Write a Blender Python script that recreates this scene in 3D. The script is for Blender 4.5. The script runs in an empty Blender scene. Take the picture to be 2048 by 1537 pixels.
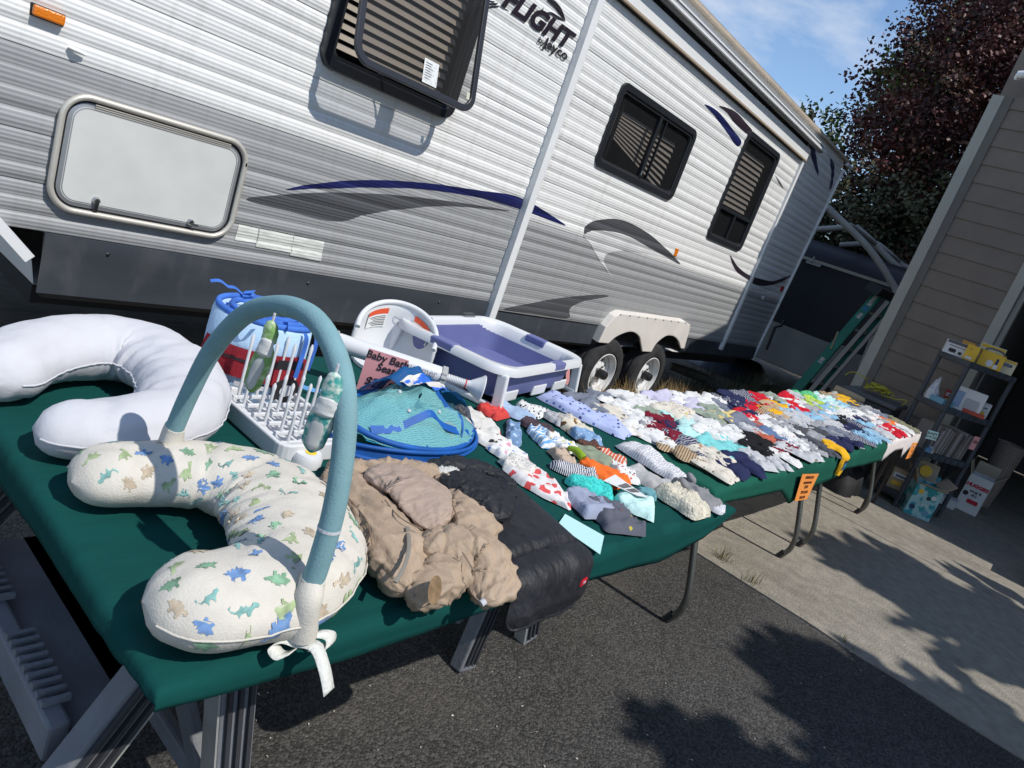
import bpy, math, random
import numpy as np
from mathutils import Vector, Matrix, noise as mnoise
R = math.radians
rng = random.Random(7)
scene = bpy.context.scene
# ------------------------------------------------------------------ camera
F_PX, YAW, PITCH, ROLL, CAMH = 1420.0, 35.7, 14.3, 19.9, 1.5
_p, _t, _r = R(YAW), R(PITCH), R(ROLL)
_F = np.array([math.cos(_p)*math.cos(_t), math.sin(_p)*math.cos(_t), -math.sin(_t)])
_rt = np.array([math.sin(_p), -math.cos(_p), 0.0]); _up = np.cross(_rt, _F)
_R = math.cos(_r)*_rt + math.sin(_r)*_up
_U = -math.sin(_r)*_rt + math.cos(_r)*_up
_C = np.array([0, 0, CAMH])
cam = bpy.data.cameras.new('camera'); cam_o = bpy.data.objects.new('camera', cam)
scene.collection.objects.link(cam_o)
cam.sensor_width = 36; cam.lens = F_PX/2048*36; cam.clip_start = 0.05; cam.clip_end = 3000
_m = Matrix.Identity(4)
for i in range(3):
    _m[i][0] = _R[i]; _m[i][1] = _U[i]; _m[i][2] = -_F[i]; _m[i][3] = _C[i]
cam_o.matrix_world = _m
scene.camera = cam_o
# ------------------------------------------------------------------ sky, sun, exposure
SUN = np.array([0.10, -0.75, 1.0]); SUN = SUN/np.linalg.norm(SUN)     # towards the sun
EL = math.asin(SUN[2]); AZ = math.atan2(SUN[0], SUN[1])
world = bpy.data.worlds.new('World'); scene.world = world; world.use_nodes = True
nt = world.node_tree; N = nt.nodes; Lk = nt.links
for n in list(N): N.remove(n)
out = N.new('ShaderNodeOutputWorld'); bg = N.new('ShaderNodeBackground'); bg.inputs[1].default_value = 0.145
sky = N.new('ShaderNodeTexSky'); sky.sky_type = 'NISHITA'; sky.sun_disc = False
sky.sun_elevation = EL; sky.sun_rotation = AZ; sky.air_density = 1.0; sky.dust_density = 0.0; sky.ozone_density = 3.5
tc = N.new('ShaderNodeTexCoord'); mp = N.new('ShaderNodeMapping'); mp.inputs['Scale'].default_value = (.8, 3.0, 7.0)
mp.inputs['Rotation'].default_value = (R(18), R(-10), R(25))
cn = N.new('ShaderNodeTexNoise'); cn.inputs['Scale'].default_value = 1.9; cn.inputs['Detail'].default_value = 7; cn.inputs['Roughness'].default_value = 0.55
cr = N.new('ShaderNodeValToRGB'); cr.color_ramp.elements[0].position = 0.47; cr.color_ramp.elements[1].position = 0.66
cr.color_ramp.elements[1].color = (0.75, 0.75, 0.75, 1)
mx = N.new('ShaderNodeMix'); mx.data_type = 'RGBA'; mx.inputs['B'].default_value = (4.3, 4.75, 5.5, 1)
Lk.new(tc.outputs['Generated'], mp.inputs[0]); Lk.new(mp.outputs[0], cn.inputs['Vector']); Lk.new(cn.outputs['Fac'], cr.inputs[0])
Lk.new(cr.outputs[0], mx.inputs['Factor']); Lk.new(sky.outputs[0], mx.inputs['A']); Lk.new(mx.outputs['Result'], bg.inputs[0]); Lk.new(bg.outputs[0], out.inputs[0])
sun = bpy.data.lights.new('sun', 'SUN'); sun.energy = 3.75; sun.angle = R(0.53); sun.color = (1.0, 0.955, 0.885)
sun_o = bpy.data.objects.new('sun', sun); scene.collection.objects.link(sun_o)
sun_o.rotation_euler = Vector(SUN).to_track_quat('Z', 'Y').to_euler(); sun_o.location = (2, -12, 16)
scene.view_settings.view_transform = 'Standard'; scene.view_settings.look = 'None'
scene.view_settings.exposure = 0.18; scene.view_settings.gamma = 1.0; scene.view_settings.use_curve_mapping = False
scene.cycles.max_bounces = 8; scene.cycles.transparent_max_bounces = 16

# ------------------------------------------------------------------ helpers
def ray(x, y):
    d = _F*F_PX + _R*(x-1024) - _U*(y-768.5); return d/np.linalg.norm(d)
def onZ(x, y, z): d = ray(x, y); return _C + d*((z-_C[2])/d[2])
def onY(x, y, Y): d = ray(x, y); return _C + d*(Y/d[1])
def onX(x, y, X): d = ray(x, y); return _C + d*(X/d[0])
def onP(x, y, p0, n):
    d = ray(x, y); n = np.array(n, float); return _C + d*(((np.array(p0)-_C)@n)/(d@n))
def V(*a): return np.array(a, float)
def nz(v): v = np.array(v, float); return v/np.linalg.norm(v)
def no(x, y=0., z=0.): return mnoise.noise((x, y, z))
C = scene.collection

_mats = {}
def mat(name, col, rough=.6, var=.0, vs=8., bump=0., bs=60., spec=.4, metal=0., trans=0., sheen=0., stretch=(1,1,1), col2=None, cut=None, detail=4, bstretch=None):
    """Principled with a noise between two colours and a fine bump."""
    if name in _mats: return _mats[name]
    m = bpy.data.materials.new(name); m.use_nodes = True; _mats[name] = m
    t = m.node_tree; b = t.nodes['Principled BSDF']
    b.inputs['Base Color'].default_value = (*col, 1); b.inputs['Roughness'].default_value = rough
    b.inputs['Metallic'].default_value = metal; b.inputs['Specular IOR Level'].default_value = spec
    if sheen: b.inputs['Sheen Weight'].default_value = sheen
    co = t.nodes.new('ShaderNodeTexCoord')
    if var or col2:
        mp_ = t.nodes.new('ShaderNodeMapping'); mp_.inputs['Scale'].default_value = stretch
        n = t.nodes.new('ShaderNodeTexNoise'); n.inputs['Scale'].default_value = vs; n.inputs['Detail'].default_value = detail
        r = t.nodes.new('ShaderNodeValToRGB')
        lo, hi = cut or (.3, .7)
        r.color_ramp.elements[0].position = lo; r.color_ramp.elements[1].position = hi
        a = [max(0, c*(1-var)) for c in col]; bb = list(col2) if col2 else [min(1, c*(1+var)) for c in col]
        r.color_ramp.elements[0].color = (*a, 1); r.color_ramp.elements[1].color = (*bb, 1)
        t.links.new(co.outputs['Object'], mp_.inputs[0]); t.links.new(mp_.outputs[0], n.inputs['Vector'])
        t.links.new(n.outputs['Fac'], r.inputs[0]); t.links.new(r.outputs[0], b.inputs['Base Color'])
    if bump:
        n2 = t.nodes.new('ShaderNodeTexNoise'); n2.inputs['Scale'].default_value = bs; n2.inputs['Detail'].default_value = 4
        if bstretch:
            m2 = t.nodes.new('ShaderNodeMapping'); m2.inputs['Scale'].default_value = bstretch
            t.links.new(co.outputs['Object'], m2.inputs[0]); t.links.new(m2.outputs[0], n2.inputs['Vector'])
        else: t.links.new(co.outputs['Object'], n2.inputs['Vector'])
        bp = t.nodes.new('ShaderNodeBump'); bp.inputs['Strength'].default_value = bump; bp.inputs['Distance'].default_value = .01
        t.links.new(n2.outputs['Fac'], bp.inputs['Height']); t.links.new(bp.outputs[0], b.inputs['Normal'])
    return m

def pattern(name, base, kind, inks, scale=40., rough=.85, ang=0., thr=.3, bump=.25):
    """cloth with a printed pattern: stripe | dots | blobs | zigzag, printed in object space."""
    if name in _mats: return _mats[name]
    m = mat(name, base, rough=rough, spec=.15)
    t = m.node_tree; b = t.nodes['Principled BSDF']; co = t.nodes.new('ShaderNodeTexCoord')
    def ramp(vals):
        r = t.nodes.new('ShaderNodeValToRGB'); r.color_ramp.interpolation = 'CONSTANT'
        e = r.color_ramp.elements; e[0].position = 0; e[0].color = (*vals[0][1], 1); e[1].position = vals[1][0]; e[1].color = (*vals[1][1], 1)
        for p_, c_ in vals[2:]:
            q = e.new(p_); q.color = (*c_, 1)
        return r
    if kind in ('stripe', 'zigzag'):
        mp_ = t.nodes.new('ShaderNodeMapping'); mp_.inputs['Rotation'].default_value = (0, 0, ang)
        w = t.nodes.new('ShaderNodeTexWave'); w.inputs['Scale'].default_value = scale; w.inputs['Distortion'].default_value = 6.0 if kind == 'zigzag' else .8
        w.inputs['Detail Scale'].default_value = 2.0; w.bands_direction = 'Y'
        r = ramp([(0, base), (1-thr, inks[0])])
        t.links.new(co.outputs['Object'], mp_.inputs[0]); t.links.new(mp_.outputs[0], w.inputs['Vector']); t.links.new(w.outputs['Fac'], r.inputs[0]); t.links.new(r.outputs[0], b.inputs['Base Color'])
    else:
        v = t.nodes.new('ShaderNodeTexVoronoi'); v.inputs['Scale'].default_value = scale; v.inputs['Randomness'].default_value = .85 if kind == 'blobs' else .55
        src = co.outputs['Object']
        if kind == 'blobs':
            n = t.nodes.new('ShaderNodeTexNoise'); n.inputs['Scale'].default_value = scale*1.6
            ma = t.nodes.new('ShaderNodeMixRGB'); ma.blend_type = 'LINEAR_LIGHT'; ma.inputs[0].default_value = .35/scale
            t.links.new(co.outputs['Object'], ma.inputs[1]); t.links.new(n.outputs['Color'], ma.inputs[2]); t.links.new(co.outputs['Object'], n.inputs['Vector']); src = ma.outputs[0]
        t.links.new(src, v.inputs['Vector'])
        sp = t.nodes.new('ShaderNodeSeparateColor'); t.links.new(v.outputs['Color'], sp.inputs[0])
        k = len(inks); r = ramp([(i/k, inks[i]) for i in range(k)]) if k > 1 else None
        lt = t.nodes.new('ShaderNodeMath'); lt.operation = 'LESS_THAN'; lt.inputs[1].default_value = thr
        t.links.new(v.outputs['Distance'], lt.inputs[0])
        mixn = t.nodes.new('ShaderNodeMix'); mixn.data_type = 'RGBA'; mixn.inputs['A'].default_value = (*base, 1); mixn.inputs['B'].default_value = (*inks[0], 1)
        if r: t.links.new(sp.outputs[0], r.inputs[0]); t.links.new(r.outputs[0], mixn.inputs['B'])
        t.links.new(lt.outputs[0], mixn.inputs['Factor']); t.links.new(mixn.outputs['Result'], b.inputs['Base Color'])
    if bump:
        n2 = t.nodes.new('ShaderNodeTexNoise'); n2.inputs['Scale'].default_value = 220; t.links.new(co.outputs['Object'], n2.inputs['Vector'])
        bp = t.nodes.new('ShaderNodeBump'); bp.inputs['Strength'].default_value = bump; bp.inputs['Distance'].default_value = .004
        t.links.new(n2.outputs['Fac'], bp.inputs['Height']); t.links.new(bp.outputs[0], b.inputs['Normal'])
    return m

def glassy(name, tint, alpha, rough=.03):
    """thin tinted pane: part see-through, part mirror"""
    if name in _mats: return _mats[name]
    m = bpy.data.materials.new(name); m.use_nodes = True; _mats[name] = m; t = m.node_tree
    for n in list(t.nodes): t.nodes.remove(n)
    o = t.nodes.new('ShaderNodeOutputMaterial'); tr = t.nodes.new('ShaderNodeBsdfTransparent'); tr.inputs[0].default_value = (*tint, 1)
    pb = t.nodes.new('ShaderNodeBsdfPrincipled'); pb.inputs['Base Color'].default_value = (*[c*.15 for c in tint], 1); pb.inputs['Roughness'].default_value = rough
    mx_ = t.nodes.new('ShaderNodeMixShader'); mx_.inputs[0].default_value = alpha
    t.links.new(tr.outputs[0], mx_.inputs[1]); t.links.new(pb.outputs[0], mx_.inputs[2]); t.links.new(mx_.outputs[0], o.inputs[0])
    return m

class MB:
    def __init__(s): s.v = []; s.f = []
    def add(s, vs, fs):
        o = len(s.v); s.v += [tuple(map(float, p)) for p in vs]; s.f += [tuple(o+i for i in f) for f in fs]; return s
    def box(s, x0, x1, y0, y1, z0, z1):
        return s.add([(x0,y0,z0),(x1,y0,z0),(x1,y1,z0),(x0,y1,z0),(x0,y0,z1),(x1,y0,z1),(x1,y1,z1),(x0,y1,z1)],
                     [(0,3,2,1),(4,5,6,7),(0,1,5,4),(1,2,6,5),(2,3,7,6),(3,0,4,7)])
    def obox(s, c, a, b, d):
        c, a, b, d = map(np.array, (c, a, b, d)); P = []
        for k in (-1, 1):
            for i, j in ((-1,-1),(1,-1),(1,1),(-1,1)): P.append(c+a*i+b*j+d*k)
        if np.cross(a, b)@d < 0: P = P[4:]+P[:4]
        return s.add(P, [(0,3,2,1),(4,5,6,7),(0,1,5,4),(1,2,6,5),(2,3,7,6),(3,0,4,7)])
    def bar(s, p, q, w, h, up=(0,0,1)):
        p, q = np.array(p, float), np.array(q, float); d = q-p; L = np.linalg.norm(d); d /= L
        u = np.array(up, float)
        if abs(d@u) > .98: u = np.array([1., 0, 0])
        sd = nz(np.cross(d, u)); u = np.cross(sd, d)
        return s.obox((p+q)/2, d*L/2, sd*w/2, u*h/2)
    def tube(s, pts, r, n=8, cap=True, flat=1.0, up=None):
        pts = [np.array(p, float) for p in pts]; k = len(pts); rs = r if hasattr(r, '__len__') else [r]*k
        T = [nz(pts[min(i+1, k-1)]-pts[max(i-1, 0)]) for i in range(k)]
        a = np.array(up, float) if up is not None else (np.array([0, 0, 1.]) if abs(T[0][2]) < .9 else np.array([1., 0, 0]))
        a = nz(a - T[0]*(a@T[0])); P = []
        for i in range(k):
            a = nz(a - T[i]*(a@T[i])); b = np.cross(T[i], a)
            for j in range(n):
                t = 2*math.pi*j/n; P.append(pts[i]+rs[i]*(math.cos(t)*a*flat+math.sin(t)*b))
        Fs = [(i*n+j, i*n+(j+1) % n, (i+1)*n+(j+1) % n, (i+1)*n+j) for i in range(k-1) for j in range(n)]
        if cap: Fs += [tuple(range(n-1, -1, -1)), tuple((k-1)*n+j for j in range(n))]
        return s.add(P, Fs)
    def prism(s, poly, vec):
        n = len(poly); vec = np.array(vec, float); A = [np.array(p, float) for p in poly]
        P = A+[p+vec for p in A]
        nr = sum((np.cross(A[i], A[(i+1) % n]) for i in range(n)), np.zeros(3))
        fl = nr@vec > 0
        f1 = tuple(range(n)); f2 = tuple(range(n, 2*n))
        Fs = [f1[::-1] if fl else f1, f2 if fl else f2[::-1]]
        for i in range(n):
            j = (i+1) % n; q = (i, j, n+j, n+i); Fs.append(q if fl else q[::-1])
        return s.add(P, Fs)
    def ring(s, outer, inner, vec):
        n = len(outer); vec = np.array(vec, float); P = [np.array(p, float) for p in outer]+[np.array(p, float) for p in inner]
        P = P+[p+vec for p in P]; Fs = []
        for i in range(n):
            j = (i+1) % n
            Fs += [(i, j, n+j, n+i), (2*n+i, 3*n+i, 3*n+j, 2*n+j), (i, 2*n+i, 2*n+j, j), (n+i, n+j, 3*n+j, 3*n+i)]
        return s.add(P, Fs)
    def lathe(s, prof, o, ax, n=24, a0=0., a1=2*math.pi, u=None):
        ax = nz(ax); o = np.array(o, float); u = np.array(u, float) if u is not None else (np.array([1., 0, 0]) if abs(ax[0]) < .9 else np.array([0, 1., 0]))
        u = nz(u-ax*(u@ax)); w = np.cross(ax, u); full = abs(a1-a0-2*math.pi) < 1e-6; k = len(prof); m = n if full else n+1; P = []
        for r, t in prof:
            for j in range(m):
                a = a0+(a1-a0)*j/n; P.append(o+ax*t+r*(math.cos(a)*u+math.sin(a)*w))
        Fs = [(i*m+j, i*m+(j+1) % m, (i+1)*m+(j+1) % m, (i+1)*m+j) for i in range(k-1) for j in range(n)]
        return s.add(P, Fs)
    def grid(s, fn, nu, nv, closeu=False, keep=None):
        P = [fn(i/(nu if closeu else nu-1), j/(nv-1)) for j in range(nv) for i in range(nu)]; Fs = []
        for j in range(nv-1):
            for i in range(nu if closeu else nu-1):
                q = (j*nu+i, j*nu+(i+1) % nu, (j+1)*nu+(i+1) % nu, (j+1)*nu+i)
                if keep is None or all(keep(P[a]) for a in q): Fs.append(q)
        return s.add(P, Fs)

def wloc(o):
    p = np.zeros(3)
    while o is not None: p = p+np.array(o.location); o = o.parent
    return p
def build(name, mb, m, parent=None, smooth=None, bev=0., local=False, mi=None):
    me = bpy.data.meshes.new(name)
    off = np.zeros(3) if (parent is None or local) else wloc(parent)
    me.from_pydata([tuple(np.array(p)-off) for p in mb.v], [], mb.f)
    for q in (m if isinstance(m, (list, tuple)) else [m]): me.materials.append(q)
    if mi: me.polygons.foreach_set('material_index', mi)
    me.update()
    if smooth is not None:
        me.polygons.foreach_set('use_smooth', [True]*len(me.polygons))
        if smooth < 180: me.set_sharp_from_angle(angle=R(smooth))
    o = bpy.data.objects.new(name, me); C.objects.link(o)
    if parent is not None: o.parent = parent
    if bev:
        b = o.modifiers.new('bevel', 'BEVEL'); b.width = bev; b.segments = 2; b.limit_method = 'ANGLE'; b.angle_limit = R(40)
    return o
def tag(o, label, cat, group=None, kind=None):
    if label: o['label'] = label
    if cat: o['category'] = cat
    if group: o['group'] = group
    if kind: o['kind'] = kind
    return o
def thing(name, label, cat, loc=(0, 0, 0), group=None):
    o = bpy.data.objects.new(name, None); C.objects.link(o); o.location = tuple(map(float, loc)); o.empty_display_size = .1
    return tag(o, label, cat, group)
def struct(name, mb, m, **k):
    o = build(name, mb, m, **k); o['kind'] = 'structure'; return o
def copy_tree(o, parent=None):
    c = o.copy(); C.objects.link(c); c.parent = parent
    for ch in o.children: copy_tree(ch, c)
    return c
def text(name, s, size, origin, xd, yd, m, parent=None, bold=0., shear=0., ext=.0004, align='LEFT', sx=1.):
    cu = bpy.data.curves.new(name, 'FONT'); cu.body = s; cu.size = size; cu.offset = bold; cu.shear = shear; cu.extrude = ext; cu.align_x = align; cu.resolution_u = 3
    t = bpy.data.objects.new(name, cu); C.objects.link(t)
    dg = bpy.context.evaluated_depsgraph_get(); me = bpy.data.meshes.new_from_object(t.evaluated_get(dg)); bpy.data.objects.remove(t)
    xd, yd = nz(xd), nz(yd); zd = np.cross(xd, yd); off = np.zeros(3) if parent is None else wloc(parent)
    o0 = np.array(origin, float)-off
    for v in me.vertices:
        c = o0+xd*v.co[0]*sx+yd*v.co[1]+zd*v.co[2]; v.co = tuple(c)
    me.materials.clear(); me.materials.append(m)
    o = bpy.data.objects.new(name, me); C.objects.link(o)
    if parent is not None: o.parent = parent
    return o
def rrect(x0, x1, z0, z1, r, n=6):
    P = []
    for cx, cz, a in ((x1-r, z1-r, 0), (x0+r, z1-r, 90), (x0+r, z0+r, 180), (x1-r, z0+r, 270)):
        for i in range(n+1):
            t = R(a+90*i/n); P.append((cx+r*math.cos(t), cz+r*math.sin(t)))
    return P
def smooth_path(P, n=6, closed=False):
    P = [np.array(p, float) for p in P]; k = len(P); out = []
    for i in range(k if closed else k-1):
        if closed: a, b, c, d = P[i-1], P[i], P[(i+1) % k], P[(i+2) % k]
        else: a, b, c, d = P[max(i-1, 0)], P[i], P[i+1], P[min(i+2, k-1)]
        for j in range(n):
            t = j/n; out.append(.5*((2*b)+(c-a)*t+(2*a-5*b+4*c-d)*t*t+(3*b-a-3*c+d)*t**3))
    if not closed: out.append(P[-1])
    return out
# ------------------------------------------------------------------ ground
m_dirt = mat('dirt', (.085, .065, .045), rough=.95, var=.5, vs=3, bump=.8, bs=18)
m_asph = mat('asphalt', (.046, .044, .043), rough=.9, var=.5, vs=160, bump=1.0, bs=170, spec=.3)
m_conc = mat('concrete', (.26, .238, .20), rough=.9, var=.17, vs=14, bump=.9, bs=90, spec=.15, detail=14)
def asphalt_nodes(m, dark, light, patch):
    t = m.node_tree; b = t.nodes['Principled BSDF']; co = t.nodes.new('ShaderNodeTexCoord')
    v = t.nodes.new('ShaderNodeTexVoronoi'); v.inputs['Scale'].default_value = 130
    n = t.nodes.new('ShaderNodeTexNoise'); n.inputs['Scale'].default_value = 1.3; n.inputs['Detail'].default_value = 8
    r = t.nodes.new('ShaderNodeValToRGB'); r.color_ramp.elements[0].color = (*dark, 1); r.color_ramp.elements[1].color = (*light, 1)
    r.color_ramp.elements[0].position = .25; r.color_ramp.elements[1].position = .95
    sp = t.nodes.new('ShaderNodeSeparateColor'); pr = t.nodes.new('ShaderNodeValToRGB')
    pr.color_ramp.elements[0].color = (patch, patch, patch, 1); pr.color_ramp.elements[0].position = .3; pr.color_ramp.elements[1].position = .7
    mu = t.nodes.new('ShaderNodeMix'); mu.data_type = 'RGBA'; mu.blend_type = 'MULTIPLY'; mu.inputs['Factor'].default_value = 1
    for a in (v, n): t.links.new(co.outputs['Object'], a.inputs['Vector'])
    t.links.new(v.outputs['Color'], sp.inputs[0]); t.links.new(sp.outputs[0], r.inputs[0]); t.links.new(n.outputs['Fac'], pr.inputs[0])
    t.links.new(r.outputs[0], mu.inputs['A']); t.links.new(pr.outputs[0], mu.inputs['B']); t.links.new(mu.outputs['Result'], b.inputs['Base Color'])
    bp = t.nodes.new('ShaderNodeBump'); bp.inputs['Strength'].default_value = .9; bp.inputs['Distance'].default_value = .006; bp.invert = True
    t.links.new(v.outputs['Distance'], bp.inputs['Height']); t.links.new(bp.outputs[0], b.inputs['Normal'])
asphalt_nodes(m_asph, (.038, .0368, .0352), (.108, .103, .097), .66)
struct('ground', MB().box(-400, 600, -500, 500, -.4, -.055), m_dirt)
edge = [V(3.76+.014*no(i*.9)+.012*no(i*4.1), -14+i*.25, 0) for i in range(66)]
struct('asphalt_driveway', MB().prism([V(-45, 2.3, 0), V(-45, -14, 0)]+edge[:-1]+[V(3.76, 2.3, 0)], (0, 0, -.06)), m_asph)
cs = [e+V(.006, 0, .006) for e in edge]
struct('concrete_slab', MB().prism([V(6.095, 2.05, .006), *[c for c in cs[::-1] if c[1] < 2.05], V(6.095, -14, .006)], (0, 0, -.07)), m_conc)
struct('concrete_slab', MB().box(6.107, 14.5, -14, 2.05, -.06, .006), m_conc)
m_dry = mat('dry_grass', (.42, .29, .13), rough=.9, var=.4, vs=30)
m_weed = mat('weed_green', (.14, .15, .05), rough=.8, var=.4, vs=40, col2=(.38, .33, .18))
def blades(mb, p, n, h, spread, rnd):
    for k in range(n):
        a = rnd.uniform(0, 6.28); r = abs(rnd.gauss(0, spread)); b = np.array(p)+V(r*math.cos(a), r*math.sin(a), 0)
        hh = h*rnd.uniform(.4, 1.2); la = rnd.uniform(0, 6.28); lean = rnd.uniform(.1, .7)*hh; w = .0022
        d = V(math.cos(la), math.sin(la), 0); s_ = V(-d[1], d[0], 0)*w
        mid = b+d*lean*.35+V(0, 0, hh*.6); tip = b+d*lean+V(0, 0, hh)
        mb.add([b-s_, b+s_, mid+s_*.7, mid-s_*.7, tip], [(0, 1, 2, 3), (3, 2, 4)])
mb = MB(); r2 = random.Random(3)
for k in range(170):
    blades(mb, (r2.uniform(4.4, 8.6), r2.uniform(2.35, 3.3), -.055), 16, .13, .09, r2)
for x, y in ((5.45, 2.95), (5.9, 2.9), (6.05, 2.95), (6.8, 2.9), (6.95, 2.9), (7.1, 3.0), (5.7, 2.75), (6.4, 2.8), (7.0, 2.7), (5.5, 2.6), (5.9, 2.55), (6.3, 2.6), (6.7, 2.62), (7.2, 2.6), (5.2, 2.7)): blades(mb, (x, y, -.055), 130, .30, .12, r2)
tag(build('dry_grass', mb, m_dry), 'dry straw coloured grass growing round the camper wheels', 'grass', kind='stuff')
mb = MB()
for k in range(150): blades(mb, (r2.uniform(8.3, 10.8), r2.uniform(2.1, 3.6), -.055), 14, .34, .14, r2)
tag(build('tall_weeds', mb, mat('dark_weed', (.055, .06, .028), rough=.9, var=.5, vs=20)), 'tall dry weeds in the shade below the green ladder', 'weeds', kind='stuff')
for lab, px, py, n, h in (('largest green weed tuft at the edge of the concrete under the folding table', 1440, 1118, 46, .085), ('long bladed weed tuft at the concrete edge below the orange price sign', 1502, 1168, 26, .08), ('small weed tuft farthest out along the asphalt and concrete edge', 1688, 1288, 20, .04)):
    p = onZ(px, py, 0); mb = MB(); blades(mb, (0, 0, 0), n, h, .035, r2); o = build('weed_tuft', mb, m_weed); o.location = tuple(p); tag(o, lab, 'weed', 'weeds at the concrete edge')
mb = MB()
for k in range(170):
    p = onZ(r2.uniform(450, 2000), r2.uniform(1080, 1537), .0) + V(0, 0, .0025)
    if p[0] > 6 or p[1] < -1: continue
    a = r2.uniform(0, 6.28); L = r2.uniform(.0015, .006); w = L*r2.uniform(.2, .6); d = V(math.cos(a), math.sin(a), 0)*L; s_ = V(-d[1], d[0], 0)*w/L
    zz = V(0, 0, .004 if p[0] < 3.75 else .008)
    mb.add([p-d+zz*.3, p-s_+zz*.6, p+d+zz*.3, p+s_+zz], [(0, 1, 2, 3)])
tag(build('litter_specks', mb, mat('speck', (.55, .52, .46), rough=.8)), 'pale seed husks and grit scattered over the asphalt', 'litter', kind='stuff')

# ------------------------------------------------------------------ travel trailer
D = 3.15
m_white = mat('camper_white', (.74, .74, .725), rough=.45, var=.07, vs=2.2, stretch=(.25, 1, 5), spec=.5, detail=8)
m_grey = mat('camper_grey', (.315, .32, .325), rough=.45, var=.2, vs=2.2, stretch=(.06, 1, 9), spec=.5, detail=6)
m_trimw = mat('trim_white', (.76, .77, .77), rough=.4, var=.03, vs=4)
m_skirt = mat('skirt_slate', (.042, .049, .06), rough=.5, var=.25, vs=2.5, spec=.4, stretch=(.5, 1, 2))
m_black = mat('black_rubber', (.014, .015, .018), rough=.5, spec=.4)
m_frame = mat('window_frame_black', (.016, .018, .022), rough=.35, spec=.5)
m_dark = mat('interior_dark', (.02, .02, .022), rough=.9)
m_blind = mat('blind', (.62, .53, .43), rough=.8, var=.06, vs=3)
m_alu = mat('aluminium', (.58, .55, .49), rough=.4, metal=.35, var=.08, vs=6, stretch=(.3, 1, 1))
m_amber = mat('amber_lens', (.72, .19, .008), rough=.18, spec=.6, bump=.3, bs=120)
m_chrome = mat('steel', (.5, .5, .5), rough=.22, metal=1.)
m_navy = mat('decal_navy', (.012, .016, .085), rough=.3)
m_dkg = mat('decal_charcoal', (.075, .078, .085), rough=.35, var=.2, vs=3, stretch=(.2, 1, 6))
m_ltg = mat('decal_silver', (.58, .58, .58), rough=.35, var=.1, vs=3)
m_ink = mat('ink_black', (.02, .018, .022), rough=.5)
def grime(m, col, amt, sc=(9, 1, .5), lo=.52, hi=.78):
    t = m.node_tree; b = t.nodes['Principled BSDF']; src = b.inputs['Base Color'].links[0].from_socket
    co = t.nodes.new('ShaderNodeTexCoord'); mp_ = t.nodes.new('ShaderNodeMapping'); mp_.inputs['Scale'].default_value = sc
    n = t.nodes.new('ShaderNodeTexNoise'); n.inputs['Scale'].default_value = 1.6; n.inputs['Detail'].default_value = 9; n.inputs['Roughness'].default_value = .65
    r = t.nodes.new('ShaderNodeMapRange'); r.inputs[1].default_value = lo; r.inputs[2].default_value = hi; r.inputs[3].default_value = 0; r.inputs[4].default_value = amt
    mx_ = t.nodes.new('ShaderNodeMix'); mx_.data_type = 'RGBA'; mx_.inputs['B'].default_value = (*col, 1)
    t.links.new(co.outputs['Object'], mp_.inputs[0]); t.links.new(mp_.outputs[0], n.inputs['Vector']); t.links.new(n.outputs['Fac'], r.inputs[0])
    t.links.new(r.outputs[0], mx_.inputs['Factor']); t.links.new(src, mx_.inputs['A']); t.links.new(mx_.outputs['Result'], b.inputs['Base Color'])
grime(m_white, (.42, .39, .33), .42); grime(m_grey, (.22, .21, .19), .5); grime(m_skirt, (.16, .15, .13), .35, (3, 1, 1.2)); grime(m_conc, (.10, .09, .075), .6, (.8, .5, 1), .5, .75); grime(m_asph, (.11, .10, .085), .5, (.9, .9, 1), .5, .8)
camper = thing('travel_trailer', 'white and grey travel trailer with corrugated siding, dark windows and FLIGHT lettering', 'camper', (5, D, 0))
SEAM = {'front': [.748, .932, 1.115, 1.402, 1.686, 1.958, 2.225, 2.50, 2.78, 3.10], 'slide': [.70, .89, 1.083, 1.362, 1.643, 1.926, 2.214, 2.50, 2.86], 'rear': [.70, .89, 1.083, 1.362, 1.643, 1.926, 2.214, 2.50, 2.80, 3.10]}
YB = {'front': D, 'slide': D-.022, 'rear': D}
def rows_of(z0, z1, extra=()):
    nr = max(2, round((z1-z0)/.07)); zs = {z0, z1, z0+.003, z1-.004}
    for k in range(nr):
        for q in (0, .06, .13, .19, .25, .31, .38, .44, .5, .56, .63, .69, .75, .81, .88, .94): zs.add(round(z0+(z1-z0)*(k+q)/nr, 5))
    for e in extra:
        if z0 < e < z1: zs.add(e)
    return sorted(zs)
def ysec(sec, z):
    S = SEAM[sec]
    for a, b in zip(S, S[1:]):
        if a <= z <= b:
            if z > b-.0035: return YB[sec]+.008
            nr = max(2, round((b-a)/.07)); s = (z-a)/(b-a)*nr; k = int(min(s, nr-1e-6)); s -= k
            amp = (.0065, .004, .0058, .0072, .0032)[(k*3+int(a*41)) % 5]
            return YB[sec]-amp*math.sin(math.pi*min(1, s))**.85-.00065*math.sin(8*math.pi*s+.6)+.001
    return YB[sec]
def xstart(sec, z):
    return {'front': max(-.2, 1.04-(z-.62)), 'slide': 3.85, 'rear': 8.06}[sec]
def xend(sec, z):
    return {'front': 3.80, 'slide': 8.01, 'rear': 9.24+.085*(z-.58)}[sec]
W1 = (2.03, 2.92, 1.745, 2.62); W2 = (4.36, 5.62, 1.868, 2.47); W3 = (6.52, 7.42, 1.71, 2.755); CD = (1.03, 1.81, .84, 1.31)
HOLES = {'front': [(W1[0]+.03, W1[1]-.03, W1[2]+.03, W1[3]-.03)], 'slide': [(w[0]+.03, w[1]-.03, w[2]+.03, w[3]-.03) for w in (W2, W3)], 'rear': []}
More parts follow.
